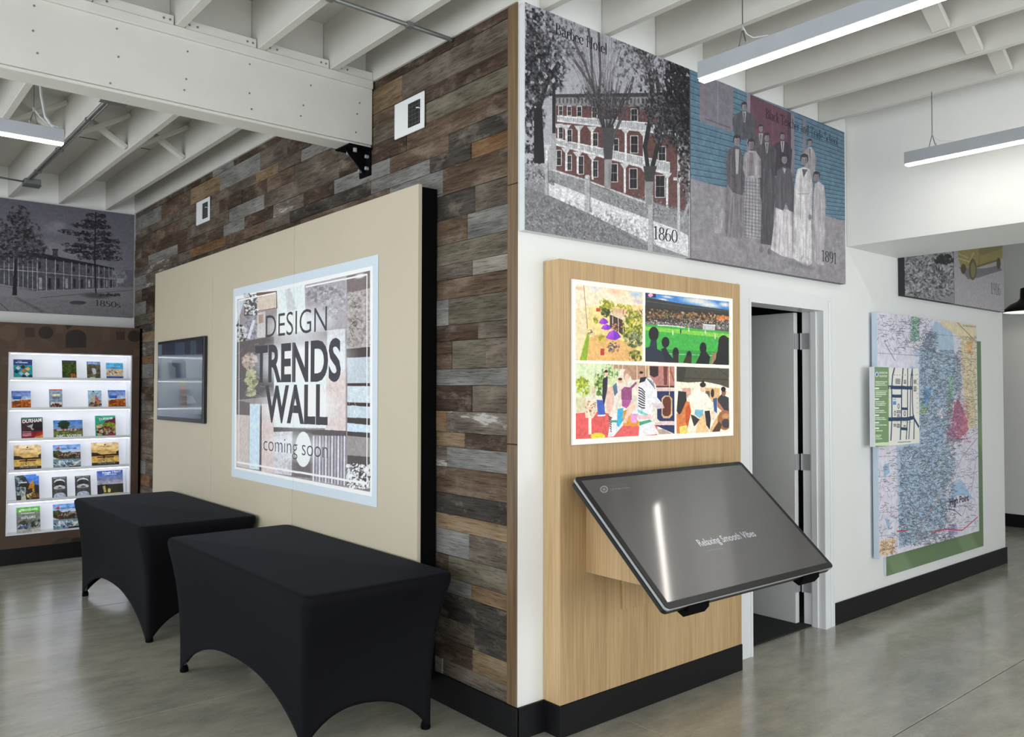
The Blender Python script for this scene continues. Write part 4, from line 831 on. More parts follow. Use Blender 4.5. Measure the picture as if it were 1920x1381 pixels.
def art_trends(corners):
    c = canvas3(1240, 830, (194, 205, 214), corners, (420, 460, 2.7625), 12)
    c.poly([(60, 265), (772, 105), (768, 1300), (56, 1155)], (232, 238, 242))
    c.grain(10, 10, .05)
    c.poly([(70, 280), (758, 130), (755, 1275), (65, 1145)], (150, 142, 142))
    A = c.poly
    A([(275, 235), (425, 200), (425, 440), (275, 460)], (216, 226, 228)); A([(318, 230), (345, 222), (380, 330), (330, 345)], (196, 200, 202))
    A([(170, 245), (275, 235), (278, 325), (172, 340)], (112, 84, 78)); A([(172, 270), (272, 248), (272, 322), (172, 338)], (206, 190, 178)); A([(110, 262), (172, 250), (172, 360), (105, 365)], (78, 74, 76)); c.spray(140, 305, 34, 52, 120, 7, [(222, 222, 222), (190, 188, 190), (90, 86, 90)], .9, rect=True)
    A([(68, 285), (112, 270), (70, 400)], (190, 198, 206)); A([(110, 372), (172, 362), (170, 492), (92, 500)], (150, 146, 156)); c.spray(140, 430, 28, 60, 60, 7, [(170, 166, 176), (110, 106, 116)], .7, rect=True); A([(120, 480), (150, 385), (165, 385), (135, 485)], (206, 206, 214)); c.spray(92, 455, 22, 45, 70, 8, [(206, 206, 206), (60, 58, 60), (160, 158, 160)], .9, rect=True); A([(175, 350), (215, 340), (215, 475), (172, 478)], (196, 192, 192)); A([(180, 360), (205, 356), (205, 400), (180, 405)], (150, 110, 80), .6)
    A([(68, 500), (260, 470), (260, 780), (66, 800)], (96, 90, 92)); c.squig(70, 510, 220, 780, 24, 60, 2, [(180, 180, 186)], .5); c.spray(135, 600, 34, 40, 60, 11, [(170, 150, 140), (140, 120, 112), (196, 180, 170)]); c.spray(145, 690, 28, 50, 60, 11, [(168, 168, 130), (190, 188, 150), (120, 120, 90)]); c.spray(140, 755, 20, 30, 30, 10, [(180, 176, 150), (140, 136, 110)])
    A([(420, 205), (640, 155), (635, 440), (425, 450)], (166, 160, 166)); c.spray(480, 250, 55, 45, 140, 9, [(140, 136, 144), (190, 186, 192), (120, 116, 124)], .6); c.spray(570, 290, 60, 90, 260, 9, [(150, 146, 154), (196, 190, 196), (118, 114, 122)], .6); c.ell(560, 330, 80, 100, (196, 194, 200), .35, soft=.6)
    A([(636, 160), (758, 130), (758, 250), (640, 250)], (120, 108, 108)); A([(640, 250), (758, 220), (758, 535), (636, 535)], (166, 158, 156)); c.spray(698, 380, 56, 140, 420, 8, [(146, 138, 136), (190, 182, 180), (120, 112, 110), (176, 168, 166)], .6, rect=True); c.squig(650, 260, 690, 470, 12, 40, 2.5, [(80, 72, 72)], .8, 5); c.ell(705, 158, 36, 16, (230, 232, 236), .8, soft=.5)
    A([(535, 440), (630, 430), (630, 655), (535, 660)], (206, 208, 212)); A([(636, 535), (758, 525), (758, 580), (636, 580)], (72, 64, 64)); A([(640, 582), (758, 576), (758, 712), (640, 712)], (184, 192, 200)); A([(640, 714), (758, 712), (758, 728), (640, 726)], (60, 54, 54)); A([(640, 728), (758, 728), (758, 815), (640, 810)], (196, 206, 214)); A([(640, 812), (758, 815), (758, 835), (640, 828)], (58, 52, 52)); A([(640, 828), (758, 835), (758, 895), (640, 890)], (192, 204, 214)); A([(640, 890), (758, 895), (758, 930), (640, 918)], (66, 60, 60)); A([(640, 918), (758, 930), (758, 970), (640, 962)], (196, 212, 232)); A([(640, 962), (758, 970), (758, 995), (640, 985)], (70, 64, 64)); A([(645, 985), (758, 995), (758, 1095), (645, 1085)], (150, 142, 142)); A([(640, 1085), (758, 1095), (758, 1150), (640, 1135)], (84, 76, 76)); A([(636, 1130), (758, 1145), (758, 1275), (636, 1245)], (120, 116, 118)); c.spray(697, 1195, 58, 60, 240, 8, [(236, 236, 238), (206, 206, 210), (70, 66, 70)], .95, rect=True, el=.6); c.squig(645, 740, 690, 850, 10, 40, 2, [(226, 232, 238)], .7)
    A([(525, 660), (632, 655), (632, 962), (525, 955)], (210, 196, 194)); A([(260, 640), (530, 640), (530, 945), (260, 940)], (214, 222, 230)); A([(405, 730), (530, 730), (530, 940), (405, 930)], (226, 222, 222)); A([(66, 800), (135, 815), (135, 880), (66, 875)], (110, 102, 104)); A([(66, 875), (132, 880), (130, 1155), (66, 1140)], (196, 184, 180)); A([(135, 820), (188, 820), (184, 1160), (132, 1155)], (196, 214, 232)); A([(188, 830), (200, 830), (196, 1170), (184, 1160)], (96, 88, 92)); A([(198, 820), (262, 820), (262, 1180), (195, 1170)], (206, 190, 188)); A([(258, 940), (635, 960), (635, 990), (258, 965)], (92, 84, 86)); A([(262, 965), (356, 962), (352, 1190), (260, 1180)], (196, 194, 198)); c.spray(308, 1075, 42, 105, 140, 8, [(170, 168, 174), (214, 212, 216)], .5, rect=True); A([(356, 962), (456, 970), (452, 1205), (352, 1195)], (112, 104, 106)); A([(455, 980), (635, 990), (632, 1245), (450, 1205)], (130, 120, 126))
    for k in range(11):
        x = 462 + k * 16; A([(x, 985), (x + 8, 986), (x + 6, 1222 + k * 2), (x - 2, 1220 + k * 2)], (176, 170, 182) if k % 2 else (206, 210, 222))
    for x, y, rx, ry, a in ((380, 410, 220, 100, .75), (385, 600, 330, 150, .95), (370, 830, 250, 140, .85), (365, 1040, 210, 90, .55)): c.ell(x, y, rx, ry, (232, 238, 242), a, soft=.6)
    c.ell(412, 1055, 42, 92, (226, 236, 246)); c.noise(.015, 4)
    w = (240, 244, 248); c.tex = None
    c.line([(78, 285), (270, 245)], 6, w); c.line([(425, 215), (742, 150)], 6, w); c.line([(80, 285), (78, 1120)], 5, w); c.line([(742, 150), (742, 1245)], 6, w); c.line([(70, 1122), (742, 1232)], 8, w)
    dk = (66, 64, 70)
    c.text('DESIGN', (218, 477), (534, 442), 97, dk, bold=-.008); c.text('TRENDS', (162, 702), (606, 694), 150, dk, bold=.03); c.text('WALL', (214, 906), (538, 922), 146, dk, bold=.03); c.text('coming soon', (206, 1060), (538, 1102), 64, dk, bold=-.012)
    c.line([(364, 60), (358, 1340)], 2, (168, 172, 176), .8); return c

def art_map(corners):
    c = canvas3(800, 780, (214, 210, 222), corners, (1620, 560, 2.6056), 13)
    bl = (170, 190, 208)
    c.poly([(270, 250), (330, 140), (345, 110), (430, 130), (440, 260), (470, 300), (480, 420), (420, 520), (410, 640), (420, 740), (450, 820), (400, 930), (400, 1110), (330, 1160), (170, 1220), (160, 720), (260, 700), (270, 330)], bl)
    for p, col in (([(360, 90), (545, 115), (550, 620), (500, 640), (480, 380), (470, 190), (380, 130)], (218, 204, 172)), ([(500, 205), (530, 210), (525, 260), (500, 250)], (226, 178, 120)), ([(425, 640), (440, 520), (460, 490), (500, 580), (510, 640), (460, 690), (400, 660)], (204, 130, 160)), ([(415, 380), (435, 370), (432, 560), (405, 600)], (146, 190, 160)), ([(280, 500), (330, 480), (300, 560), (275, 560)], (150, 184, 120)), ([(290, 430), (330, 440), (320, 500), (290, 540)], (120, 166, 214)), ([(420, 900), (480, 890), (520, 960), (550, 990), (500, 960), (440, 960)], (156, 184, 210)), ([(95, 810), (120, 800), (125, 850), (95, 870)], (150, 180, 208)), ([(100, 1070), (125, 1080), (120, 1130)], (150, 180, 208)), ([(75, 1180), (155, 1165), (140, 1240), (75, 1262)], (224, 200, 170)), ([(410, 1120), (450, 1090), (460, 1150), (415, 1160)], (180, 166, 200)), ([(360, 540), (385, 530), (385, 585), (360, 585)], (224, 220, 226)), ([(230, 90), (270, 80), (270, 200), (225, 210)], (176, 200, 190))):
        c.poly(p, col)
    c.noise(.05, 10)
    dk = [(90, 96, 110), (70, 74, 88), (112, 116, 130)]
    c.spray(320, 700, 150, 480, 260, 12, [(206, 212, 224), (140, 170, 206), (190, 200, 214)], .5); c.squig(170, 720, 440, 1200, 2600, 16, 1.8, dk, .8); c.squig(270, 250, 470, 720, 1900, 16, 1.8, dk, .75); c.squig(455, 180, 550, 660, 620, 15, 1.5, [(150, 130, 100), (110, 104, 96)], .75); c.squig(400, 490, 510, 700, 330, 15, 1.5, [(170, 60, 100), (140, 70, 100)], .8); c.squig(70, 70, 330, 260, 260, 22, 1.5, dk, .8); c.squig(280, 160, 350, 260, 260, 16, 1.5, dk, .8); c.squig(70, 730, 160, 1230, 120, 26, 1.5, dk, .8); c.squig(440, 720, 552, 1120, 120, 26, 1.5, dk, .7); c.squig(180, 1150, 540, 1200, 80, 20, 1.5, [(150, 120, 170), (90, 90, 110)], .7); c.squig(225, 85, 270, 210, 90, 16, 2, [(70, 110, 90)], .8); c.squig(75, 1175, 155, 1250, 80, 12, 1.6, [(150, 100, 60)], .8)
    for y in (150, 265, 480, 585, 690, 770, 870, 1045, 1160): c.line([(66, y), (552, y + (600 - y) * .09)], 1.6, (110, 112, 130), .6)
    for x in (160, 270, 345, 440): c.line([(x, 60), (x, 1200)], 1.6, (130, 130, 150), .5)
    c.line([(552, 680), (480, 770), (440, 860), (380, 950), (320, 1040), (250, 1170)], 4, (176, 150, 150)); c.line([(440, 100), (552, 215)], 4, (150, 130, 100)); c.line([(370, 990), (385, 1025), (440, 1030), (475, 1060)], 3, (70, 70, 84)); c.line([(330, 1140), (400, 1125), (480, 1130), (555, 1065)], 4, (190, 70, 90)); c.line([(160, 1135), (210, 1130)], 4, (180, 60, 80)); c.line([(550, 770), (520, 960), (480, 1060)], 3, (150, 140, 150)); c.line([(105, 220), (150, 300)], 3, (90, 90, 104))
    c.text('High Point', (418, 1008), (512, 984), 25, (34, 40, 58), bold=.03); c.text('Greensboro', (482, 134), (546, 140), 8, (70, 90, 90)); c.text('Thomasville', (92, 1230), (150, 1218), 7, (60, 60, 70)); c.text('Jamestown', (440, 690), (494, 686), 7, (60, 60, 70)); return c

def art_sign(corners):
    c = canvas3(420, 330, (226, 224, 216), corners, (1625, 680, 8.37), 14)
    c.rect(60, 40, 345, 1400, (122, 150, 108)); c.poly([(120, 1255), (350, 1240), (350, 1300), (120, 1300)], (208, 222, 190)); c.ell(158, 180, 28, 42, (206, 220, 232)); c.ell(158, 182, 16, 26, (84, 110, 150)); c.text('DOWNTOWN', (196, 170), (325, 172), 9, (236, 240, 232), bold=.02); c.text('HIGH POINT', (196, 222), (325, 224), 9, (236, 240, 232), bold=.02)
    for y, w in ((295, 1), (320, .8), (348, .95), (442, 1), (470, .9), (496, .9), (524, .5), (608, .75), (635, .9), (662, .8), (748, .75), (775, .9), (860, .8), (886, .9), (975, .95), (1065, .6), (1135, .5), (1160, .4), (1190, .55)): c.line([(138, y), (138 + 185 * w, y)], 3.4, (214, 226, 200))
    for y in (400, 568, 708, 822, 937, 1025): c.rect(128, y - 12, 192, y + 12, (238, 242, 234))
    nv = (44, 66, 98); L = lambda p, w=8: c.line(p, w, nv)
    L([(435, 80), (405, 200), (392, 380), (395, 880), (378, 1210)], 10); L([(570, 80), (548, 380), (545, 700), (540, 900), (525, 1200)], 10); L([(642, 80), (640, 860), (620, 1195)], 8); L([(715, 85), (690, 260), (680, 850), (660, 1190)], 8); L([(715, 85), (715, 600), (725, 800), (745, 880), (738, 1190)], 9); L([(735, 860), (815, 1000)], 12)
    L([(345, 382), (715, 392)], 15); L([(345, 884), (640, 880), (740, 855)], 16); L([(392, 520), (545, 522)], 13); L([(545, 718), (640, 720)], 11); L([(540, 1030), (635, 1038)], 12)
    c.rect(410, 600, 462, 658, (86, 150, 206)); c.rect(412, 565, 458, 578, (120, 170, 214))
    for x, y, w, n in ((450, 255, 75, 5), (580, 272, 40, 4), (735, 270, 45, 4), (735, 375, 45, 5), (470, 750, 60, 3), (475, 810, 40, 3), (420, 960, 40, 3), (470, 960, 50, 4), (575, 980, 40, 2)):
        for k in range(n): c.line([(x, y + k * 17), (x + w, y + k * 17)], 3, (92, 90, 88))
    for x, y in ((498, 680), (442, 790), (596, 795)): c.ell(x, y, 18, 42, (110, 108, 106)); c.ell(x, y, 10, 26, (210, 208, 202))
    for k in range(9): c.ell(435 + k * 42, 190, 9, 8, (150, 148, 136)); c.ell(795, 180 + k * 75, 7, 9, (150, 148, 136)); c.ell(362, 250 + k * 72, 9, 22, (206, 222, 196)); c.ell(400 + k * 42, 930, 9, 8, (176, 190, 150))
    c.line([(490, 1245), (690, 1235)], 3, (110, 120, 110)); return c

def art_tv(corners):  # dark screen with bluish window reflections painted in
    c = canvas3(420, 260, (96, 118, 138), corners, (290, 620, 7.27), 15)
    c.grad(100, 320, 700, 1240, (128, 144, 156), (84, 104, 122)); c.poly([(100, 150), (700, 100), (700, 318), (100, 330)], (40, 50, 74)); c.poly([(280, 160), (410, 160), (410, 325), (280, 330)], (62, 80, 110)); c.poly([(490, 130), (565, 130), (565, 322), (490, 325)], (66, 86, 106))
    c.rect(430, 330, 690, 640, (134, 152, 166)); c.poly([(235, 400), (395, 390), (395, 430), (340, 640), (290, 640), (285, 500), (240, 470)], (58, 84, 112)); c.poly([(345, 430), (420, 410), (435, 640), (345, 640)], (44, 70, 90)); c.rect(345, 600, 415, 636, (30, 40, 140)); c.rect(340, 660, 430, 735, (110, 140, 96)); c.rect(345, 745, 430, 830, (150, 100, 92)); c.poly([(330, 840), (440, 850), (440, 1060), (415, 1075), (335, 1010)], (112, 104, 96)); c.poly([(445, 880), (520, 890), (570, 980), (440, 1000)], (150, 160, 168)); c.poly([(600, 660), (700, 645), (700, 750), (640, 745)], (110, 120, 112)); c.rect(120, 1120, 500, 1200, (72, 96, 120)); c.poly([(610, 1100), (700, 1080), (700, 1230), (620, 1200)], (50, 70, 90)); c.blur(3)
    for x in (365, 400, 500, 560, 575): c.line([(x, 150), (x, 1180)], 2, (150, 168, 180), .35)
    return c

def art_kiosk(w, h, pts):
    """screen picture of the touch display; pts = world corners tl,tr,br,bl"""
    c = canvas3(w, h, (50, 47, 48), pts, (1000, 840, 2.655), 16)
    c.poly([(410, 290), (640, 270), (800, 520), (600, 540)], (56, 50, 50), .7); c.ell(560, 390, 90, 60, (66, 58, 54), .5, soft=.8)
    c.ell(352, 204, 20, 18, (150, 150, 154)); c.ell(352, 204, 14, 12, (70, 68, 72)); c.ell(352, 204, 7, 6, (140, 140, 144))
    c.text('CURRENTLY LISTENING', (374, 190), (474, 180), 5, (96, 94, 98)); c.text('Cafe Music Playlist', (384, 208), (480, 198), 8, (150, 150, 154))
    c.text('Relaxing Smooth Vibes', (832, 488), (1112, 436), 33, (206, 208, 216), bold=.012); c.text('Instrumental Playlist', (868, 512), (950, 500), 7, (126, 124, 128)); c.ell(710, 768, 8, 7, (70, 130, 220)); return c

def art_brown(corners):
    c = canvas3(620, 790, (74, 60, 50), corners, (0, 360, 3.836), 17)
    g = c.rng
    for i in range(170):
        x = -440 + 56 * g.randint(0, 27); y = 905 + 56 * g.randint(0, 31); w = 56 * g.choice([1, 1, 2]); h = 56 * g.choice([1, 1, 2]); t = g.uniform(.88, 1.18)
        c.rect(x, y, x + w, y + h, (78 * t, 62 * t, 50 * t), .7)
    d = (44, 36, 31)
    c.rect(180, 975, 250, 1043, (58, 42, 36)); c.ell(330, 1010, 54, 46, d); c.ell(545, 1035, 74, 46, d); c.rect(472, 1035, 620, 1117, d); c.poly([(472, 945), (540, 948), (480, 990)], d); c.rect(835, 1002, 897, 1062, (58, 42, 36)); c.ell(967, 1035, 48, 43, d); c.ell(60, 1010, 70, 60, (88, 70, 56), .8); c.ell(-160, 990, 54, 46, d); c.rect(-330, 960, -250, 1030, d)
    c.ell(480, 2560, 120, 80, (62, 50, 42)); c.ell(560, 2540, 60, 60, d); c.noise(.03, 3); return c

def cover(kind, seed=1):
    """brochure covers"""
    c = Canvas(120, 160, (220, 220, 220), seed=seed)
    A = c.poly; Rr = c.rect; c.grain(16, 14, .14)
    if kind == 'diamonds':
        Rr(0, 0, 1, 1, (44, 160, 160)); Rr(0, 0, 1, .3, (58, 70, 130)); c.text('VISIT', (.2, .12), (.45, .12), 8, (240, 240, 250), bold=.02); c.line([(.12, .17), (.75, .17)], 6, (230, 236, 246))
        for x, y, col in ((.25, .45, (230, 226, 226)), (.5, .4, (60, 50, 60)), (.75, .5, (236, 190, 110)), (.55, .6, (214, 120, 60)), (.15, .65, (50, 60, 120)), (.4, .75, (170, 190, 230)), (.7, .78, (240, 236, 220)), (.9, .9, (50, 50, 100)), (.3, .92, (46, 150, 150)), (.55, .9, (44, 50, 90))): A([(x - .14, y), (x, y - .11), (x + .14, y), (x, y + .11)], col)
    elif kind == 'forest':
        Rr(0, 0, 1, 1, (58, 66, 34)); Rr(0, 0, 1, .15, (48, 44, 48)); c.text('OUTDOORS', (.08, .12), (.9, .12), 10, (120, 116, 100)); c.spray(.5, .5, .5, .35, 120, .08, [(84, 110, 40), (60, 84, 30), (44, 54, 28)]); c.spray(.75, .82, .15, .1, 20, .06, [(196, 110, 50), (150, 60, 30)])
    elif kind == 'waterfall':
        Rr(0, 0, 1, 1, (104, 98, 76)); Rr(0, 0, 1, .18, (120, 150, 200)); c.text('GUIDE', (.1, .13), (.8, .13), 12, (230, 236, 244)); c.spray(.5, .6, .5, .4, 120, .08, [(90, 84, 60), (130, 116, 90), (70, 70, 50)]); A([(.35, .38), (.62, .4), (.72, .68), (.5, .75), (.4, .6)], (214, 220, 230)); Rr(.2, .9, .6, .96, (230, 220, 220))
    elif kind == 'beach':
        Rr(0, 0, 1, .4, (86, 180, 226)); c.text('Coastal', (.2, .25), (.8, .25), 13, (230, 246, 250)); Rr(0, .38, 1, .8, (232, 206, 170)); c.spray(.35, .6, .3, .12, 50, .06, [(120, 96, 70), (240, 236, 226), (206, 160, 120)]); Rr(0, .83, 1, 1, (74, 90, 170))
    elif kind == 'autumn':
        c.grad(0, 0, 1, .55, (92, 126, 214), (226, 236, 250)); Rr(.06, .3, .5, .48, (60, 110, 200)); c.text('Mountains', (.1, .2), (.9, .16), 10, (220, 230, 250)); A([(0, .62), (1, .5), (1, 1), (0, 1)], (196, 100, 40)); c.spray(.5, .75, .5, .18, 110, .07, [(236, 150, 50), (150, 70, 30), (214, 110, 40), (110, 80, 40)]); Rr(0, .93, 1, 1, (96, 60, 40))
    elif kind == 'music':
        Rr(0, 0, 1, 1, (150, 170, 186)); Rr(0, 0, 1, .05, (190, 50, 50)); c.text('SHOPS', (.3, .22), (.75, .22), 10, (70, 70, 80)); Rr(.22, .25, .82, .36, (240, 226, 180)); c.text('EATS', (.28, .5), (.75, .5), 14, (50, 44, 90), bold=.03); Rr(.1, .68, .95, .82, (226, 220, 210)); c.spray(.5, .88, .45, .1, 50, .06, [(60, 40, 40), (170, 60, 50), (30, 30, 34), (230, 220, 210)])
    elif kind == 'family':
        Rr(0, 0, 1, 1, (170, 206, 220)); c.ell(.4, .06, .06, .04, (40, 50, 60)); c.text('TRAVEL', (.2, .2), (.8, .2), 7, (50, 70, 80)); A([(.5, .45), (.6, .2), (.75, .5), (.95, .6), (.9, .85), (.4, .85)], (206, 120, 110)); c.ell(.35, .42, .12, .1, (226, 190, 160)); A([(.1, .8), (.2, .5), (.5, .5), (.5, .9), (.15, .95)], (206, 200, 190)); c.spray(.5, .82, .45, .14, 60, .06, [(120, 60, 40), (40, 36, 34), (200, 150, 110), (60, 80, 60)])
    elif kind == 'durham_red':
        Rr(0, 0, 1, 1, (72, 46, 52)); Rr(0, 0, 1, .08, (60, 110, 90)); A([(.35, .3), (1, .2), (1, .7), (.45, .55)], (40, 36, 36)); c.text('DURHAM', (.06, .26), (.95, .2), 26, (244, 240, 240), bold=.04); A([(.25, .42), (.55, .3), (.5, .5), (.6, .55), (.5, .6), (.42, .48)], (206, 200, 200)); A([(0, .75), (1, .62), (1, 1), (0, 1)], (140, 32, 46)); A([(.45, 1), (1, .8), (1, 1)], (226, 150, 50)); A([(.7, .78), (1, .68), (1, .82), (.6, .94)], (190, 60, 40))
        for y in (.68, .76, .81, .86): c.line([(.06, y), (.45, y)], 5, (226, 170, 176))
    elif kind == 'durham_green':
        Rr(0, 0, 1, 1, (60, 170, 130)); A([(.55, .25), (1, .1), (1, .5), (.2, .5)], (120, 40, 70)); c.text('DURHAM', (.2, .22), (.85, .18), 18, (240, 246, 240), bold=.03); A([(.05, .45), (.5, .35), (1, .45), (1, .85), (.1, .95)], (206, 190, 140)); c.spray(.7, .45, .3, .1, 50, .07, [(110, 140, 40), (160, 160, 50)]); c.spray(.5, .72, .45, .2, 110, .06, [(60, 40, 40), (230, 216, 200), (160, 60, 60), (120, 140, 60), (220, 170, 90), (30, 30, 34)]); A([(.2, 1), (.9, .85), (1, 1)], (190, 50, 80))
    elif kind == 'wine':
        c.grad(0, 0, 1, .6, (70, 126, 206), (150, 180, 214)); Rr(0, .55, 1, 1, (110, 124, 60)); Rr(0, .5, 1, .62, (120, 80, 90)); c.spray(.35, .26, .17, .2, 60, .07, [(36, 60, 40), (50, 70, 40)]); c.line([(.35, .4), (.35, .6)], 5, (40, 36, 30)); c.spray(.5, .75, .5, .12, 80, .07, [(130, 140, 70), (90, 104, 50), (150, 150, 90)]); c.spray(.5, .56, .4, .03, 30, .04, [(200, 60, 60), (230, 220, 210)]); c.text('NC WINE', (.1, .98), (.96, .98), 26, (246, 246, 240), bold=.04)
    elif kind == 'sunset':
        c.grad(0, 0, 1, .5, (246, 214, 170), (246, 196, 110)); c.ell(.5, .1, .03, .03, (60, 40, 40)); c.text('THE LAKE', (.35, .2), (.66, .2), 7, (110, 90, 80)); Rr(0, .5, 1, 1, (236, 190, 96)); A([(0, .42), (.2, .44), (.35, .52), (1, .5), (1, .58), (0, .58)], (54, 44, 40)); A([(.9, .42), (1, .36), (1, .58), (.9, .56)], (60, 50, 40)); c.line([(.22, .63), (.8, .63)], 8, (110, 40, 24)); c.line([(.45, .55), (.46, .85)], 7, (60, 40, 30)); c.spray(.5, .8, .5, .1, 40, .09, [(250, 220, 140), (206, 160, 80)], .6, el=.3); Rr(0, .86, 1, 1, (64, 58, 52)); c.text('VISITOR GUIDE', (.2, .92), (.85, .92), 8, (230, 220, 210))
    elif kind == 'marina':
        c.grad(0, 0, 1, .3, (110, 160, 226), (190, 210, 236)); A([(.1, .18), (.22, .05), (.25, .2)], (200, 60, 50)); c.text('Lake Norman', (.3, .2), (.85, .2), 12, (40, 80, 150), bold=.02); c.spray(.15, .4, .16, .14, 60, .07, [(60, 74, 40), (84, 90, 50), (44, 54, 36)]); Rr(.2, .34, 1, .62, (96, 66, 54)); c.spray(.6, .48, .4, .12, 90, .06, [(190, 176, 160), (60, 44, 40), (140, 90, 70), (44, 54, 40)]); Rr(0, .62, 1, 1, (120, 150, 164)); A([(.5, .95), (1, .66), (1, .75), (.7, .97)], (226, 214, 206)); c.spray(.4, .8, .4, .1, 40, .07, [(230, 236, 240), (60, 80, 110), (170, 190, 200)], .9, el=.4); Rr(.55, .93, 1, 1, (40, 44, 50))
    elif kind == 'trophy':
        Rr(0, 0, 1, 1, (52, 46, 40)); A([(.4, 0), (1, 0), (1, .4), (.55, .3)], (80, 130, 214)); c.spray(.2, .2, .22, .16, 60, .07, [(60, 76, 80), (170, 186, 196), (36, 44, 50)]); c.line([(.1, .25), (.45, .25)], 8, (226, 230, 236)); A([(.6, .3), (.75, .15), (.78, .35), (.8, .7), (.72, .7), (.68, .5), (.5, .55)], (206, 140, 40)); A([(.2, .45), (.42, .45), (.38, .65), (.42, .98), (.2, .98), (.24, .65)], (236, 226, 200)); Rr(.5, .8, .98, .9, (190, 130, 50)); c.spray(.7, .82, .3, .08, 30, .06, [(230, 216, 170), (120, 80, 30)]); c.spray(.2, .6, .2, .2, 30, .06, [(170, 190, 200), (40, 50, 54)])
    elif kind == 'gauge':
        Rr(0, 0, 1, 1, (84, 84, 84)); c.text('RACE TOWN', (.1, .09), (.9, .09), 12, (200, 200, 200)); c.ell(.5, .25, .36, .15, (236, 236, 236)); c.ell(.5, .32, .36, .14, (60, 58, 58)); c.ell(.5, .52, .38, .12, (220, 222, 226)); A([(.3, .56), (.5, .45), (.7, .56)], (110, 110, 116)); Rr(.1, .58, .9, .68, (96, 96, 96)); c.ell(.5, .92, .4, .17, (206, 212, 236))
    elif kind == 'dusk':
        c.grad(0, 0, 1, .58, (50, 90, 180), (206, 196, 206)); c.text('Nags Head', (.22, .13), (.92, .09), 16, (240, 244, 250), bold=.02); c.line([(.3, .17), (.75, .16)], 4, (220, 226, 240)); c.ell(.45, .5, .03, .025, (250, 244, 226)); Rr(0, .58, 1, 1, (70, 66, 60)); A([(0, .6), (.2, .56), (.22, 1), (0, 1)], (50, 54, 64)); A([(.2, .66), (.3, .62), (.34, .9), (.26, .92)], (226, 206, 120)); c.ell(.45, .84, .06, .09, (240, 220, 120)); Rr(.2, .95, 1, 1, (206, 190, 90))
    elif kind == 'greenbar':
        Rr(0, 0, 1, 1, (140, 144, 136)); Rr(0, 0, 1, .2, (106, 196, 70)); c.text('greensboro', (.1, .15), (.9, .14), 17, (240, 250, 236), bold=.03); c.line([(.2, .25), (.75, .25)], 5, (226, 230, 224)); c.text('EXPLORE', (.2, .46), (.8, .45), 15, (244, 246, 244), bold=.03); c.spray(.5, .62, .5, .1, 70, .06, [(70, 90, 50), (60, 66, 60), (110, 116, 100)]); c.spray(.3, .75, .25, .08, 50, .06, [(90, 100, 140), (200, 206, 216), (50, 54, 60)]); c.spray(.75, .72, .25, .1, 50, .06, [(40, 44, 44), (170, 176, 170), (90, 100, 90)]); Rr(0, .86, 1, 1, (190, 186, 176))
    return c
# ---------------------------------------------------------------- brightness of the prints and the painted projection, strength of the lit furniture
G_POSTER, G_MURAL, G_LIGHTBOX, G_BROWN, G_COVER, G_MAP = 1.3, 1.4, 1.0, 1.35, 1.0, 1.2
RACK, RACKLED = .24, 7.0
# ================================================================ THINGS
# ---- beige feature panel with its three boards, projected poster and monitor
PX, PT = -.128, .024
fp = thing('feature_panel', (-.06, 2.8, .1), 'large beige three-board panel mounted proud of the plank wall', 'wall panel')
ye = [4.97, 3.525, 2.08, .636]
for a, b in zip(ye[:-1], ye[1:]): box('board', (PX, PX + PT, b + .0025, a - .0025, .1, 2.658), M['beige'], fp, c=.0015)
MB().box(PX + PT + .001, -.006, .646, 4.96, .11, 2.648).build('black_backing', M['black'], fp)
tr = (3.094, 1.027, .957, 2.342)
pj = tag(print_x('projected_poster', tr[0], tr[1], tr[2], tr[3], PX - .002, print_mat('trends_wall_picture', art_trends(cx(tr[0], tr[1], tr[2], tr[3], PX)), G_POSTER, .6)), 'projected Design Trends Wall coming soon picture on the beige panel', 'poster')  # projector light painted as a flat print
tv = thing('wall_monitor', (PX, 4.2, 1.333), 'black framed flat monitor on the left beige board', 'monitor')
MB().cbox(PX - .03, PX - .001, 3.615, 4.77, 1.328, 2.02, c=.004).build('bezel', M['dark'], tv)
print_x('screen', 4.75, 3.64, 1.362, 1.995, PX - .0315, print_mat('monitor_picture', art_tv(cx(4.75, 3.64, 1.362, 1.995, PX - .03)), 1., .08, .42, .35), tv)  # painted reflections, glowing faintly

# ---- wall registers
def register(y0, y1, label):
    t = thing('air_register', (-.02, (y0 + y1) / 2, 3.005), label, 'vent', 'white registers high on the plank wall')
    pt = MB().cbox(-.014, -.0045, y0, y1, 3.005, 3.205, c=.004).build('plate', M['trimw'], t)
    ya, yb, za, zb = y0 + .035, y0 + .15, 3.036, 3.168
    MB().box(-.0155, -.0142, ya, yb, za, zb).build('dark_opening', M['black'], t)
    for k in range(8):
        yy = ya + .008 + k * (yb - ya - .012) / 7; box('louvre', (-.019, -.0156, yy - .0012, yy + .0012, za, zb), M['galv'], t)
    for k in range(5):
        zz = za + .012 + k * .024; box('crossbar', (-.0195, -.0191, ya, yb, zz - .001, zz + .001), M['galv'], t)
    MB().tube([(-.016, ya + .002, 3.118), (-.03, ya - .006, 3.116), (-.034, ya + .008, 3.118)], .003, 8).build('lever', M['trimw'], pt)
register(.762, 1.058, 'white air register on planks beside the ceiling beam'); register(3.932, 4.245, 'small far white air register on planks above the beige panel')

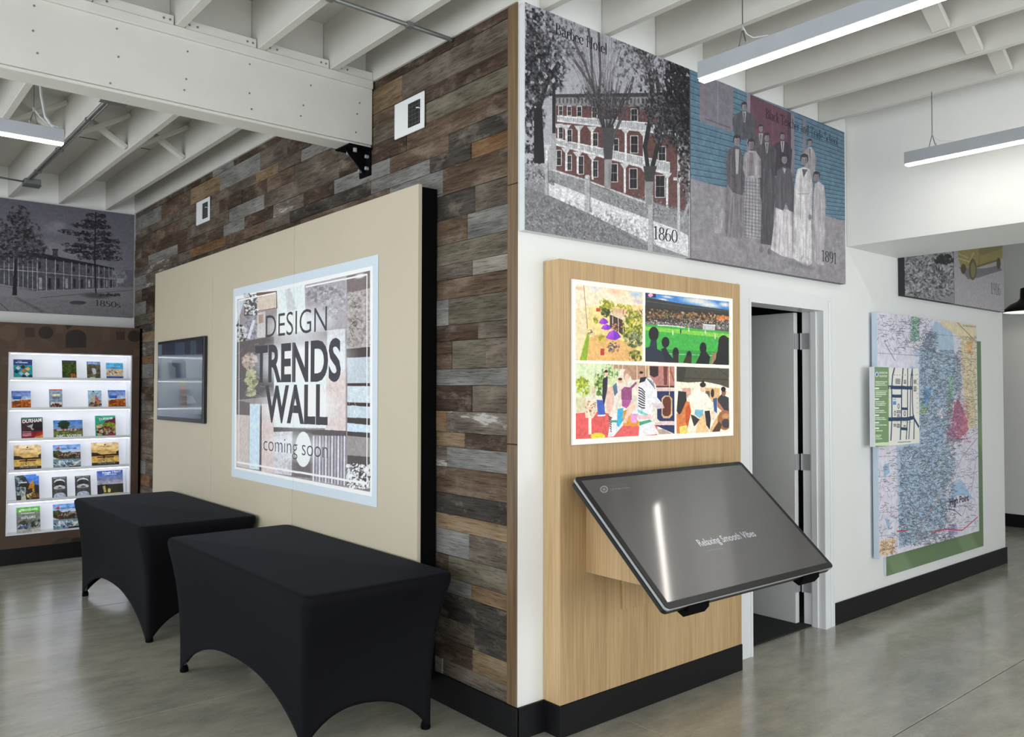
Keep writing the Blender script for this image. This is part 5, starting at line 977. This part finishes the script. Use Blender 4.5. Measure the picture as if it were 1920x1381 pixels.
# ---- canvas photo panels
def canvas_print(x0, x1, z0, z1, yb, th, art, label, gain, edge):
    t = thing('canvas_print', ((x0 + x1) / 2, yb - th / 2, z0), label, 'photo panel', 'historic photo panels under the ceiling')
    box('panel', (x0, x1, yb - th, yb - .001, z0, z1), edge, t, c=.003)
    print_y('print', x0 + .0005, x1 - .0005, z0 + .0005, z1 - .0005, yb - th - .0008, print_mat('print_' + art.__name__[4:], art(cy(x0, x1, z0, z1, yb - th)), gain, .55), t)
    return t
M['edged'] = plain('canvas_edge_dark', (40, 40, 44), .7); M['edgeg'] = plain('canvas_edge_grey', (120, 116, 124), .7)
canvas_print(-1.65, -.02, 2.33, 3.393, YB, .02, art_1850, 'grey drawing of galleried house and trees marked 1850s', G_MURAL, M['edged'])
canvas_print(.003, 1.226, 2.334, 3.395, 0, .043, art_hotel, 'black and white Barbee Hotel photo panel marked 1860', G_MURAL, M['edgew'])
canvas_print(1.232, 2.957, 2.334, 3.395, 0, .043, art_school, 'tinted photo panel of a school group in front of blue boards marked 1891', G_MURAL, M['edgeg'])
canvas_print(3.845, 4.755, 2.322, 3.395, 0, .05, art_1904, 'grainy grey photo panel partly hidden behind the dropped header', G_MURAL, M['edged'])
canvas_print(4.76, 5.87, 2.322, 3.395, 0, .05, art_1916, 'photo panel of a yellow car marked 1916 beyond the header', G_MURAL, M['edgeg'])

# ---- oak kiosk panel, lightbox, touch display
ox0, ox1, oy = .16, 1.595, -.114
ok = thing('kiosk_panel', ((ox0 + ox1) / 2, oy / 2, 0), 'tall oak laminate panel box standing against the white wall', 'wall panel')
box('oak_body', (ox0, ox1, oy, -.001, BH, 2.21), M['oak'], ok, c=.0012)
box('black_plinth', (ox0 - .002, ox1 + .002, oy - .004, -.0015, 0, BH - .001), M['base'], ok, c=.002)
lb = thing('photo_lightbox', (.865, oy, 1.342), 'glowing white framed lightbox of four colour photos on the oak panel', 'lightbox')
box('frame', (.226, 1.506, oy - .012, oy - .001, 1.34, 2.121), M['edgew'], lb, c=.002)
print_y('photo_film', .228, 1.504, 1.342, 2.119, oy - .013, print_mat('lightbox_film', art_lightbox(cy(.228, 1.504, 1.342, 2.119, oy - .013)), 1., .4, G_LIGHTBOX), lb)

kd = thing('touch_display', (.78, -.493, .964), 'large tilted touch screen on an oak bracket below the lightbox', 'display')
km = Matrix.Translation((.78, -.493, .964)) @ Euler((-(math.pi / 2 - .7237), 0, -.0325), 'XYZ').to_matrix().to_4x4()
km = Matrix.Translation((.78, -.493, .964)) @ Matrix.Rotation(-.0325, 4, 'Z') @ Matrix.Rotation(-(math.pi / 2 - .7237), 4, 'X') @ Matrix.Rotation(-.0064, 4, 'Y')
W2, H2 = .625, .365
def rrect(w, h, r_, n=5):
    p = []
    for cx_, cz_, a0 in ((w - r_, h - r_, 0), (-w + r_, h - r_, 90), (-w + r_, -h + r_, 180), (w - r_, -h + r_, 270)):
        for k in range(n + 1): a = R(a0 + 90. * k / n); p.append((cx_ + r_ * math.cos(a), cz_ + r_ * math.sin(a)))
    return p
def slab(w, h, r_, ya, yb, name, mat, ch=.002):
    m = MB(); P0 = rrect(w, h, r_); Pi = rrect(w - ch, h - ch, r_ - ch * .5); k = len(P0)
    loops = [(Pi, ya), (P0, ya + ch), (P0, yb - ch), (Pi, yb)]
    for pl, y in loops: m.v += [tuple(km @ Vector((x, y, z))) for x, z in pl]
    m.f.append(tuple(range(k))); m.f.append(tuple(range(3 * k, 4 * k))[::-1])
    for q in range(3):
        for i in range(k): m.f.append((q * k + i, q * k + (i + 1) % k, (q + 1) * k + (i + 1) % k, (q + 1) * k + i))
    return m.build(name, mat, kd, fix=True)
slab(W2 - .001, H2 - .001, .02, -.001, .004, 'front_bezel', M['dark'], .001); slab(W2, H2, .02, .0042, .017, 'steel_rim', M['steel']); slab(W2 - .003, H2 - .003, .02, .0172, .046, 'housing', M['dark'], .006)
sp = [km @ Vector(v) for v in ((-.598, -.0016, -.335), (.598, -.0016, -.335), (.598, -.0016, .338), (-.598, -.0016, .338))]
def mk_screen():
    m = print_mat('display_picture', art_kiosk(1000, 560, [sp[3], sp[2], sp[1], sp[0]]), 1.0, .38, 0, 1.0, 1.)
    b = m.node_tree.nodes['Principled BSDF']; b.inputs['IOR'].default_value = 1.75; b.inputs['Coat Roughness'].default_value = .07; b.inputs['Coat IOR'].default_value = 1.6
    return m
MB().quad(*sp, UVQ).build('glass_screen', mk_screen(), kd)
for xx in (-.42, .43):
    b = MB().prism([(-.018, -H2 + .02), (-.018, -H2 - .002), (.0, -H2 - .016), (.035, -H2 - .016), (.045, -H2 + .02)], 0, xx - .07, xx + .07)
    b.v = [tuple(km @ Vector((x, y + .03, z))) for x, y, z in b.v]; b.build('bracket_foot', M['black'], kd, fix=True)
# oak arm behind the screen
am = MB().prism([(oy - .001, .736), (-.62, .736), (-.30, 1.055), (oy - .001, 1.055)], 0, .33, 1.02); am.build('oak_bracket', M['oak'], kd, fix=True)
box('cable_cover', (.575, 1.0, oy - .016, oy - .001, .52, .735), M['oak'], kd, c=.002)

# ---- tables under stretch covers
def covered_table(x0, x1, y0, y1, feet, label, seed):
    """feet: four floor points in order (x0,y0) (x1,y0) (x1,y1) (x0,y1)"""
    t = thing('covered_table', ((x0 + x1) / 2, (y0 + y1) / 2, 0), label, 'table', 'black covered tables by the plank wall')
    rc = .06; ztop, zl = .735, .69; ns, na = 30, 6
    cor = [((x0 + rc, y0 + rc), 180), ((x1 - rc, y0 + rc), 270), ((x1 - rc, y1 - rc), 0), ((x0 + rc, y1 - rc), 90)]
    per = []   # (top xy, outward dir, bottom xy, hem z, bow)
    for k in range(4):
        (cx_, cy_), a0 = cor[k]; fx, fy = feet[k]
        for i in range(na + 1):
            a = R(a0 + 90. * i / na); d = (math.cos(a), math.sin(a))
            per.append(((cx_ + rc * d[0], cy_ + rc * d[1]), d, (fx + .022 * d[0], fy + .022 * d[1]), .008, 0))
        (nx, ny), na0 = cor[(k + 1) % 4]; gx, gy = feet[(k + 1) % 4]; a = R(a0 + 90); d = (math.cos(a), math.sin(a))
        A = (cx_ + rc * d[0], cy_ + rc * d[1]); B = (nx + rc * d[0], ny + rc * d[1]); fa = (fx + .022 * d[0], fy + .022 * d[1]); fb = (gx + .022 * d[0], gy + .022 * d[1])
        long_ = k in (1, 3); hgt = .235 if long_ else .155
        for i in range(1, ns):
            s = i / ns; hz = .008 + hgt * (1 - abs(2 * s - 1) ** 2.4) ** .9
            per.append(((A[0] + (B[0] - A[0]) * s, A[1] + (B[1] - A[1]) * s), d, (fa[0] + (fb[0] - fa[0]) * s, fa[1] + (fb[1] - fa[1]) * s), hz, math.sin(math.pi * s)))
    n = len(per); m = MB(); rows = []
    for off, z in ((-.035, ztop), (-.016, ztop - .002), (-.006, ztop - .007), (-.0015, ztop - .015), (0, ztop - .026), (-.002, zl)):
        rows.append(len(m.v)); m.v += [(p[0][0] + p[1][0] * off, p[0][1] + p[1][1] * off, z) for p in per]
    nr = 26
    for j in range(1, nr + 1):
        rows.append(len(m.v)); f = j / nr
        for p in per:
            z = zl - (zl - p[3]) * f; tau = (zl - z) / zl; g = (1 - tau) ** 3.0
            bow = .028 * p[4] * math.sin(math.pi * min(1, f)) ** .8
            m.v.append((p[2][0] + (p[0][0] - p[2][0]) * g - p[1][0] * bow, p[2][1] + (p[0][1] - p[2][1]) * g - p[1][1] * bow, z))
    for a, b in zip(rows[:-1], rows[1:]):
        for i in range(n): m.f.append((a + i, b + i, b + (i + 1) % n, a + (i + 1) % n))
    m.f.append(tuple(range(n)))
    o = m.build('stretch_cover', M['cloth'], t, smooth=True, fix=True)
    so = o.modifiers.new('cloth', 'SOLIDIFY'); so.thickness = .003; so.offset = -1
    for fx, fy in feet:
        MB().lathe([(.0, .0), (.021, .0), (.024, .006), (.022, .025), (.015, .04)], fx, fy, 14).build('foot_pocket', M['black'], t, True)
    for fx, fy in feet:
        cxm, cym = (x0 + x1) / 2, (y0 + y1) / 2
        MB().tube([(fx, fy, .02), (fx + (cxm - fx) * .1, fy + (cym - fy) * .05, .68)], .012, 8).build('leg', M['galv'], t)
    box('tabletop', (x0 + .035, x1 - .035, y0 + .035, y1 - .035, .695, .728), M['edgew'], t)
    return t
covered_table(-.905, -.135, .29, 2.115, [(-.765, .575), (-.245, .38), (-.24, 1.9), (-.855, 1.905)], 'nearer table under a tight black stretch cover', 1)
covered_table(-.915, -.145, 2.56, 4.36, [(-.84, 2.60), (-.24, 2.72), (-.24, 4.13), (-.865, 4.13)], 'farther table under a tight black stretch cover by the brochure rack', 2)

# ---- brown cabinet with the lit brochure rack
BY = 5.77
cb = thing('graphic_cabinet', (-.85, BY + .15, 0), 'brown cabinet wall printed with squares and arches around the rack', 'cabinet')
NX0, NX1, NZ0, NZ1 = -1.158, -.1, .265, 1.936
MB().box(-1.65, NX0, BY, YB - .002, BH, 2.206).box(NX1, -.03, BY, YB - .002, BH, 2.206).box(NX0, NX1, BY, YB - .002, NZ1, 2.206).box(NX0, NX1, BY, YB - .002, BH, NZ0).build('carcass', plain('cabinet_brown', (74, 60, 50), .6), cb)
bm_ = print_mat('cabinet_graphic', art_brown(cy(-1.65, -.03, BH, 2.206, BY)), G_BROWN, .55)
fm = MB(); U = lambda x, z: ((x + 1.65) / 1.62, (z - BH) / (2.206 - BH))
for x0, x1, z0, z1 in ((-1.65, NX0, BH, 2.206), (NX1, -.03, BH, 2.206), (NX0, NX1, NZ1, 2.206), (NX0, NX1, BH, NZ0)):
    fm.quad((x0, BY - .001, z0), (x1, BY - .001, z0), (x1, BY - .001, z1), (x0, BY - .001, z1), [U(x0, z0), U(x1, z0), U(x1, z1), U(x0, z1)])
fm.build('printed_face', bm_, cb)
box('plinth', (-1.65, -.03, BY + .004, YB - .01, 0, BH - .001), M['base'], cb, c=.002); box('filler_strip', (-.029, -.006, BY + .03, YB - .01, 0, 2.206), M['black'], cb)  # black strip stands in for shade in the gap beside the planks
rk = thing('brochure_rack', ((NX0 + NX1) / 2, BY + .1, NZ0), 'glowing white brochure rack with six sloped shelves', 'rack')
M['rackw'] = plain('rack_white', (240, 242, 246), .4, mott=.01)
box('lit_back', (NX0 + .002, NX1 - .002, BY + .13, BY + .14, NZ0 + .002, NZ1 - .002), emit('rack_backlight', (236, 240, 255), RACK), rk)
for a, b in ((NX0 + .001, NX0 + .012), (NX1 - .012, NX1 - .001)): box('side', (a, b, BY - .004, BY + .13, NZ0 + .001, NZ1 - .001), M['rackw'], rk)
for z, nm in ((NZ0 + .001, 'bottom'), (NZ1 - .012, 'top')): box(nm, (NX0 + .013, NX1 - .013, BY - .004, BY + .13, z, z + .011), M['rackw'], rk)
led = emit('rack_led', (240, 244, 255), RACKLED)
box('led_strip', (NX0 + .02, NX1 - .02, BY + .002, BY + .010, NZ1 - .0165, NZ1 - .0125), led, rk)
def zrow(yc): return hit(20, yc / 3.287 + 640, 1, BY).z
SZ = [zrow(v) for v in (222, 410, 601, 795, 985, 1176)]
for i, z in enumerate(SZ):
    if i < 5: sh = MB().prism([(BY + .0, z - .022), (BY + .0, z + .004), (BY + .006, z + .004), (BY + .01, z - .006), (BY + .13, z - .004), (BY + .13, z - .012)], 0, NX0 + .013, NX1 - .013).build('shelf', M['rackw'], rk, fix=True)
    if i < 5: box('led_strip', (NX0 + .02, NX1 - .02, BY + .004, BY + .012, z - .0275, z - .0225), led, sh)
BRO = [  # row, x0, y0, x1, y1 in the rack crop, cover, label
 (0, 80, 98, 198, 220, 'diamonds', 'teal and navy brochure with a diamond photo pattern, top rack shelf'), (0, 380, 104, 470, 222, 'forest', 'dark green woodland brochure on the top rack shelf'), (0, 533, 113, 618, 225, 'waterfall', 'narrow brown brochure with a white figure, top rack shelf'), (0, 652, 121, 758, 226, 'beach', 'sky blue beach brochure at the right end of the top shelf'),
 (1, 68, 297, 188, 410, 'autumn', 'blue and orange mountain brochure at the left of the second shelf'), (1, 300, 290, 383, 410, 'music', 'narrow grey lettered leaflet with red band on the second shelf'), (1, 540, 293, 625, 403, 'family', 'pale blue brochure with people on the second shelf'), (1, 664, 292, 773, 403, 'autumn', 'blue and orange mountain brochure at the right of the second shelf'),
 (2, 128, 465, 262, 602, 'durham_red', 'maroon brochure with white brush lettering on the third shelf'), (2, 326, 486, 508, 598, 'wine', 'wide NC Wine vineyard brochure on the third shelf'), (2, 585, 450, 712, 583, 'durham_green', 'green and maroon brochure of a street crowd on the third shelf'),
 (3, 82, 637, 252, 797, 'sunset', 'golden sunset kayak magazine at the left of the fourth shelf'), (3, 325, 635, 496, 783, 'marina', 'marina magazine on the fourth shelf between two sunset magazines'), (3, 562, 620, 732, 770, 'sunset', 'golden sunset kayak magazine at the right of the fourth shelf'),
 (4, 97, 838, 240, 990, 'trophy', 'dark magazine with golden statue and trophy on the fifth shelf'), (4, 318, 840, 412, 973, 'gauge', 'narrow grey leaflet, left one of the pair on the fifth shelf'), (4, 460, 826, 558, 955, 'gauge', 'narrow grey leaflet, right one of the pair on the fifth shelf'), (4, 597, 795, 758, 945, 'dusk', 'blue dusk magazine at the right of the fifth shelf'),
 (5, 99, 1020, 247, 1180, 'greenbar', 'grey magazine with a green top band on the bottom shelf'), (5, 325, 1003, 492, 1160, 'marina', 'marina magazine on the bottom shelf beside the black table')]
COV = {}
def brochure(x0, x1, z, h, kind, label, tilt=.2, roll=0., y=BY + .032, th=.006):
    t = thing('brochure', ((x0 + x1) / 2, y, z), label, 'brochure', 'brochures in the lit rack')
    if kind not in COV: COV[kind] = print_mat('cover_' + kind, cover(kind, len(COV) + 1), G_COVER, .35)
    m = Matrix.Translation(((x0 + x1) / 2, y, z)) @ Matrix.Rotation(-tilt, 4, 'X') @ Matrix.Rotation(roll, 4, 'Y')
    w = (x1 - x0) / 2
    MB().box(-w, w, .0006, th, 0, h, m=m).build('pages', M['edgew'], t)
    MB().quad(*[m @ Vector(p) for p in ((-w, 0, 0), (w, 0, 0), (w, 0, h), (-w, 0, h))], UVQ).build('cover', COV[kind], t)
for r_, x0, y0, x1, y1, kind, lab in BRO:
    a = hit(x0 / 3.287, (y0 + y1) / 6.574 + 640, 1, BY + .04); b = hit(x1 / 3.287, (y0 + y1) / 6.574 + 640, 1, BY + .04)
    h = (y1 - y0) / 3.287 * (a - CAM).dot(fw) / F_PX * .975
    brochure(a.x + .006, b.x + .004, SZ[r_] - (.004 if r_ < 5 else SZ[5] - NZ0 - .0135), h, kind, lab)
    if kind == 'trophy': brochure(a.x + .006, b.x - .006, SZ[r_] + .006, h + .003, kind, 'second copy of the statue and trophy magazine, fanned behind the first', .2, -.05, BY + .041, .003)

# ---- map boards on the right
gb = thing('green_board', (4.47, -.01, .228), 'plain green board behind the big map with pale streaks', 'board')
def mk_green():
    s = Nodes('green_board_print'); v = s.coord((.9, 1, .9)); mp = s.n('ShaderNodeTexWave'); mp.inputs['Scale'].default_value = .55; mp.inputs['Distortion'].default_value = .4; mp.bands_direction = 'DIAGONAL'; s.l(v, mp.inputs[0])
    return s.set(Base_Color=s.ramp(mp.outputs['Fac'], [(.80, lin((112, 136, 98))), (.93, lin((130, 152, 114)))]), Roughness=.5)
box('panel', (3.565, 5.4, -.018, -.001, .228, 2.034), M['edgew'], gb, c=.001); print_y('face', 3.567, 5.398, .229, 2.033, -.0188, mk_green(), gb)
mpb = thing('city_map', (4.28, -.04, .39), 'large street map board of High Point in blue, tan and pink', 'map')
box('panel', (3.372, 5.193, -.06, -.019, .388, 2.168), plain('map_edge', (200, 214, 232), .5), mpb, c=.002)
print_y('map_print', 3.374, 5.191, .389, 2.167, -.0608, print_mat('map_picture', art_map(cy(3.374, 5.191, .389, 2.167, -.06)), G_MAP, .5), mpb)
sg = thing('street_sign_map', (3.6, -.085, 1.197), 'small downtown street map with green text column over the big map', 'map')
box('panel', (3.245, 3.955, -.1, -.0615, 1.197, 1.766), M['edgew'], sg, c=.002)
print_y('map_print', 3.247, 3.953, 1.198, 1.765, -.1008, print_mat('street_map_picture', art_sign(cy(3.247, 3.953, 1.198, 1.765, -.1)), G_MAP, .5), sg)

# ---- suspended linear lamps
def linear_lamp(p0, p1, zb, label, cables, along):
    """p0,p1: end points (x,y) of the axis; cables: parameters along the lamp"""
    w, h = .024, .085; (xa, ya), (xb, yb) = p0, p1
    t = thing('linear_lamp', ((xa + xb) / 2, (ya + yb) / 2, zb), label, 'lamp', 'suspended linear lamps')
    if along == 1: d = (xa - w, xa + w, min(ya, yb), max(ya, yb))
    else: d = (min(xa, xb), max(xa, xb), ya - w, ya + w)
    box('housing', (*d, zb + .012, zb + h), M['alu'], t, c=.002)
    e = .004
    box('diffuser', (d[0] + e, d[1] - e, d[2] + e, d[3] - e, zb, zb + .0118), M['lens'], t, c=.003)
    for k, ztop in cables:
        x, y = xa + (xb - xa) * k, ya + (yb - ya) * k; s = .02
        cb_ = MB().tube([(x, y, zb + h + .08), (x, y, ztop)], .0022, 6).build('cable', M['wire'], t)
        a = (s, 0) if along == 0 else (0, s)
        MB().tube([(x - a[0], y - a[1], zb + h), (x, y, zb + h + .08)], .0022, 6).tube([(x + a[0], y + a[1], zb + h), (x, y, zb + h + .08)], .0022, 6).build('cable_yoke', M['wire'], cb_)
        MB().tube([(x - a[0], y - a[1], zb + h - .002), (x - a[0], y - a[1], zb + h + .02)], .005, 8).build('gripper', M['steel'], cb_)
        MB().tube([(x, y, zb + h + .07), (x, y, zb + h + .095)], .005, 8).build('gripper', M['steel'], cb_)
        if k == cables[0][0]:
            MB().tube([(x, y, zb + h + .09), (x + a[0] * 1.5, y - a[1] * 1.0, zb + h + .05), (x + a[0] * 3, y - a[1] * 2.5, zb + h + .025), (x + a[0] * 6, y - a[1] * 6, zb + h + .012)], .0022, 6).build('power_cord', M['edgew'], t)
L1X = .40
linear_lamp((L1X, -.735), (L1X, -3.2), 2.915, 'long linear lamp hanging over the corner across the top right', [(.085, ZD), (.9, ZD)], 1)
linear_lamp((2.662, -.593), (2.662, -3.05), 2.987, 'shorter linear lamp hanging in front of the header wall', [(.065, ZJ), (.9, ZJ)], 1)
linear_lamp((-1.455, 2.17), (-3.9, 2.17), 2.945, 'linear lamp at the left edge below the far joists', [(.06, ZD), (.9, ZD)], 0)
for x in (-2.6, -4.4):  # unseen lamps added to light the room
    linear_lamp((x, -2.9), (x, -5.5), 2.95, 'linear lamp behind the viewer, %s, out of view' % ('nearer the room centre' if x > -3 else 'nearer the left windows'), [(.1, ZJ), (.9, ZJ)], 1)
linear_lamp((5.6, -1.2), (5.6, -3.6), 2.95, 'linear lamp beyond the header, out of view', [(.1, ZD), (.9, ZD)], 1)  # unseen too, added for its light

# ---- pendant at the right edge
px_, py_ = 7.6, .30; pz = 2.455
pl = thing('pendant_lamp', (px_, py_, pz), 'black dome pendant lamp with bright inside at the right edge', 'lamp')
MB().lathe([(.238, pz), (.24, pz + .006), (.225, pz + .035), (.17, pz + .085), (.10, pz + .12), (.075, pz + .15), (.07, pz + .26), (.03, pz + .275)], px_, py_, 40).build('shade', M['dark'], pl, True)
shd = [o for o in pl.children if o.name.startswith('shade')][0]
MB().lathe([(.236, pz + .001), (.222, pz + .03), (.165, pz + .08), (.06, pz + .11), (.0, pz + .112)], px_, py_, 40).build('inner_reflector', M['edgew'], shd, True)
MB().lathe([(.0, pz + .02), (.035, pz + .03), (.05, pz + .055), (.04, pz + .08), (.0, pz + .1)], px_, py_, 20).build('bulb', emit('pendant_bulb', (255, 244, 226), 30), pl, True)
MB().tube([(px_, py_, pz + .27), (px_, py_, ZD)], .012, 8).build('stem', M['dark'], pl)

# ---- conduits and boxes under the ceiling
def clip_strap(m, x, y, z): m.box(x - .02, x + .02, y - .012, y + .012, z + .008, z + .012)
c1 = thing('conduit', (-.3, .512, ZJ - .012), 'grey metal conduit crossing under the near joists into the planks', 'conduit')
MB().tube([(-2.6, .512, ZJ - .013), (-.025, .512, ZJ - .013), (-.01, .512, ZJ - .02)], .011, 10).build('pipe', M['galv'], c1, True)
for x in (-.27, -.70, -1.12): box('strap', (x - .018, x + .018, .495, .529, ZJ - .026, ZJ - .001), M['galv'], c1, c=.003)
c2 = thing('conduit', (-1.118, 3.9, ZJ - .012), 'pair of thin conduits running along a joist between two boxes', 'conduit')
MB().tube([(-1.13, 2.62, ZJ - .012), (-1.13, 5.14, ZJ - .012)], .009, 8).build('pipe', M['galv'], c2, True); MB().tube([(-1.105, 2.62, ZJ - .012), (-1.105, 5.14, ZJ - .012)], .007, 8).build('pipe', M['galv'], c2, True)
for y in (3.1, 4.0, 4.8): box('strap', (-1.145, -1.09, y - .012, y + .012, ZJ - .024, ZJ - .001), M['galv'], c2, c=.003)
j1 = thing('junction_box', (-1.10, 2.56, ZJ - .03), 'flat grey junction box beside the beam at the conduit end', 'junction box')
box('body', (-1.17, -1.03, 2.5, 2.615, ZJ - .03, ZJ - .001), M['galv'], j1, c=.004); box('lid', (-1.175, -1.025, 2.495, 2.618, ZJ - .035, ZJ - .031), M['galv'], j1, c=.001)
j2 = thing('junction_box', (-1.10, 5.2, ZJ - .05), 'small grey junction box hanging under the joist near the back mural', 'junction box')
box('body', (-1.155, -1.03, 5.145, 5.26, ZJ - .05, ZJ - .001), M['galv'], j2, c=.004); box('lid', (-1.16, -1.025, 5.14, 5.265, ZJ - .055, ZJ - .051), M['galv'], j2, c=.001)
tag(MB().tube([(-1.155, 5.2, ZJ - .025), (-1.5, 5.2, ZJ - .012), (-2.6, 5.2, ZJ - .01)], .008, 8).build('branch_conduit', M['galv'], None, True), 'thin conduit leaving the far junction box to the left', 'conduit')
tag(MB().tube([(-1.50, 2.60, ZJ + .06), (-1.505, 2.52, ZJ - .1), (-1.50, 2.42, ZJ - .25), (-1.49, 2.25, ZJ - .35), (-1.50, 2.185, 3.046)], .008, 8).build('flexible_cord', M['edgew'], None, True), 'light flexible cord dropping to the left linear lamp', 'cord')

# ---- steel bracket under the beam end
bk = thing('beam_bracket', (-.06, 1.38, 2.93), 'black steel angle bracket with bolts under the beam end', 'bracket')
box('seat_plate', (-.16, -.003, BY0 - .005, BY1 + .02, 3.008, 3.0175), M['black'], bk, c=.001)
box('wall_plate', (-.016, -.006, BY0 + .01, BY1 - .01, 2.86, 3.007), M['black'], bk, c=.001)
MB().prism([(-.15, 3.007), (-.017, 3.007), (-.017, 2.875)], 1, 1.378, 1.388).build('gusset', M['black'], bk, fix=True)
for x, y in ((-.10, 1.345), (-.10, 1.425)): MB().tube([(x, y, 2.985), (x, y, 3.007)], .012, 6).build('bolt', M['steel'], bk)
for y, z in ((1.34, 2.97), (1.42, 2.97), (1.34, 2.9), (1.42, 2.9)): MB().tube([(-.035, y, z), (-.0165, y, z)], .011, 6).build('bolt', M['steel'], bk)
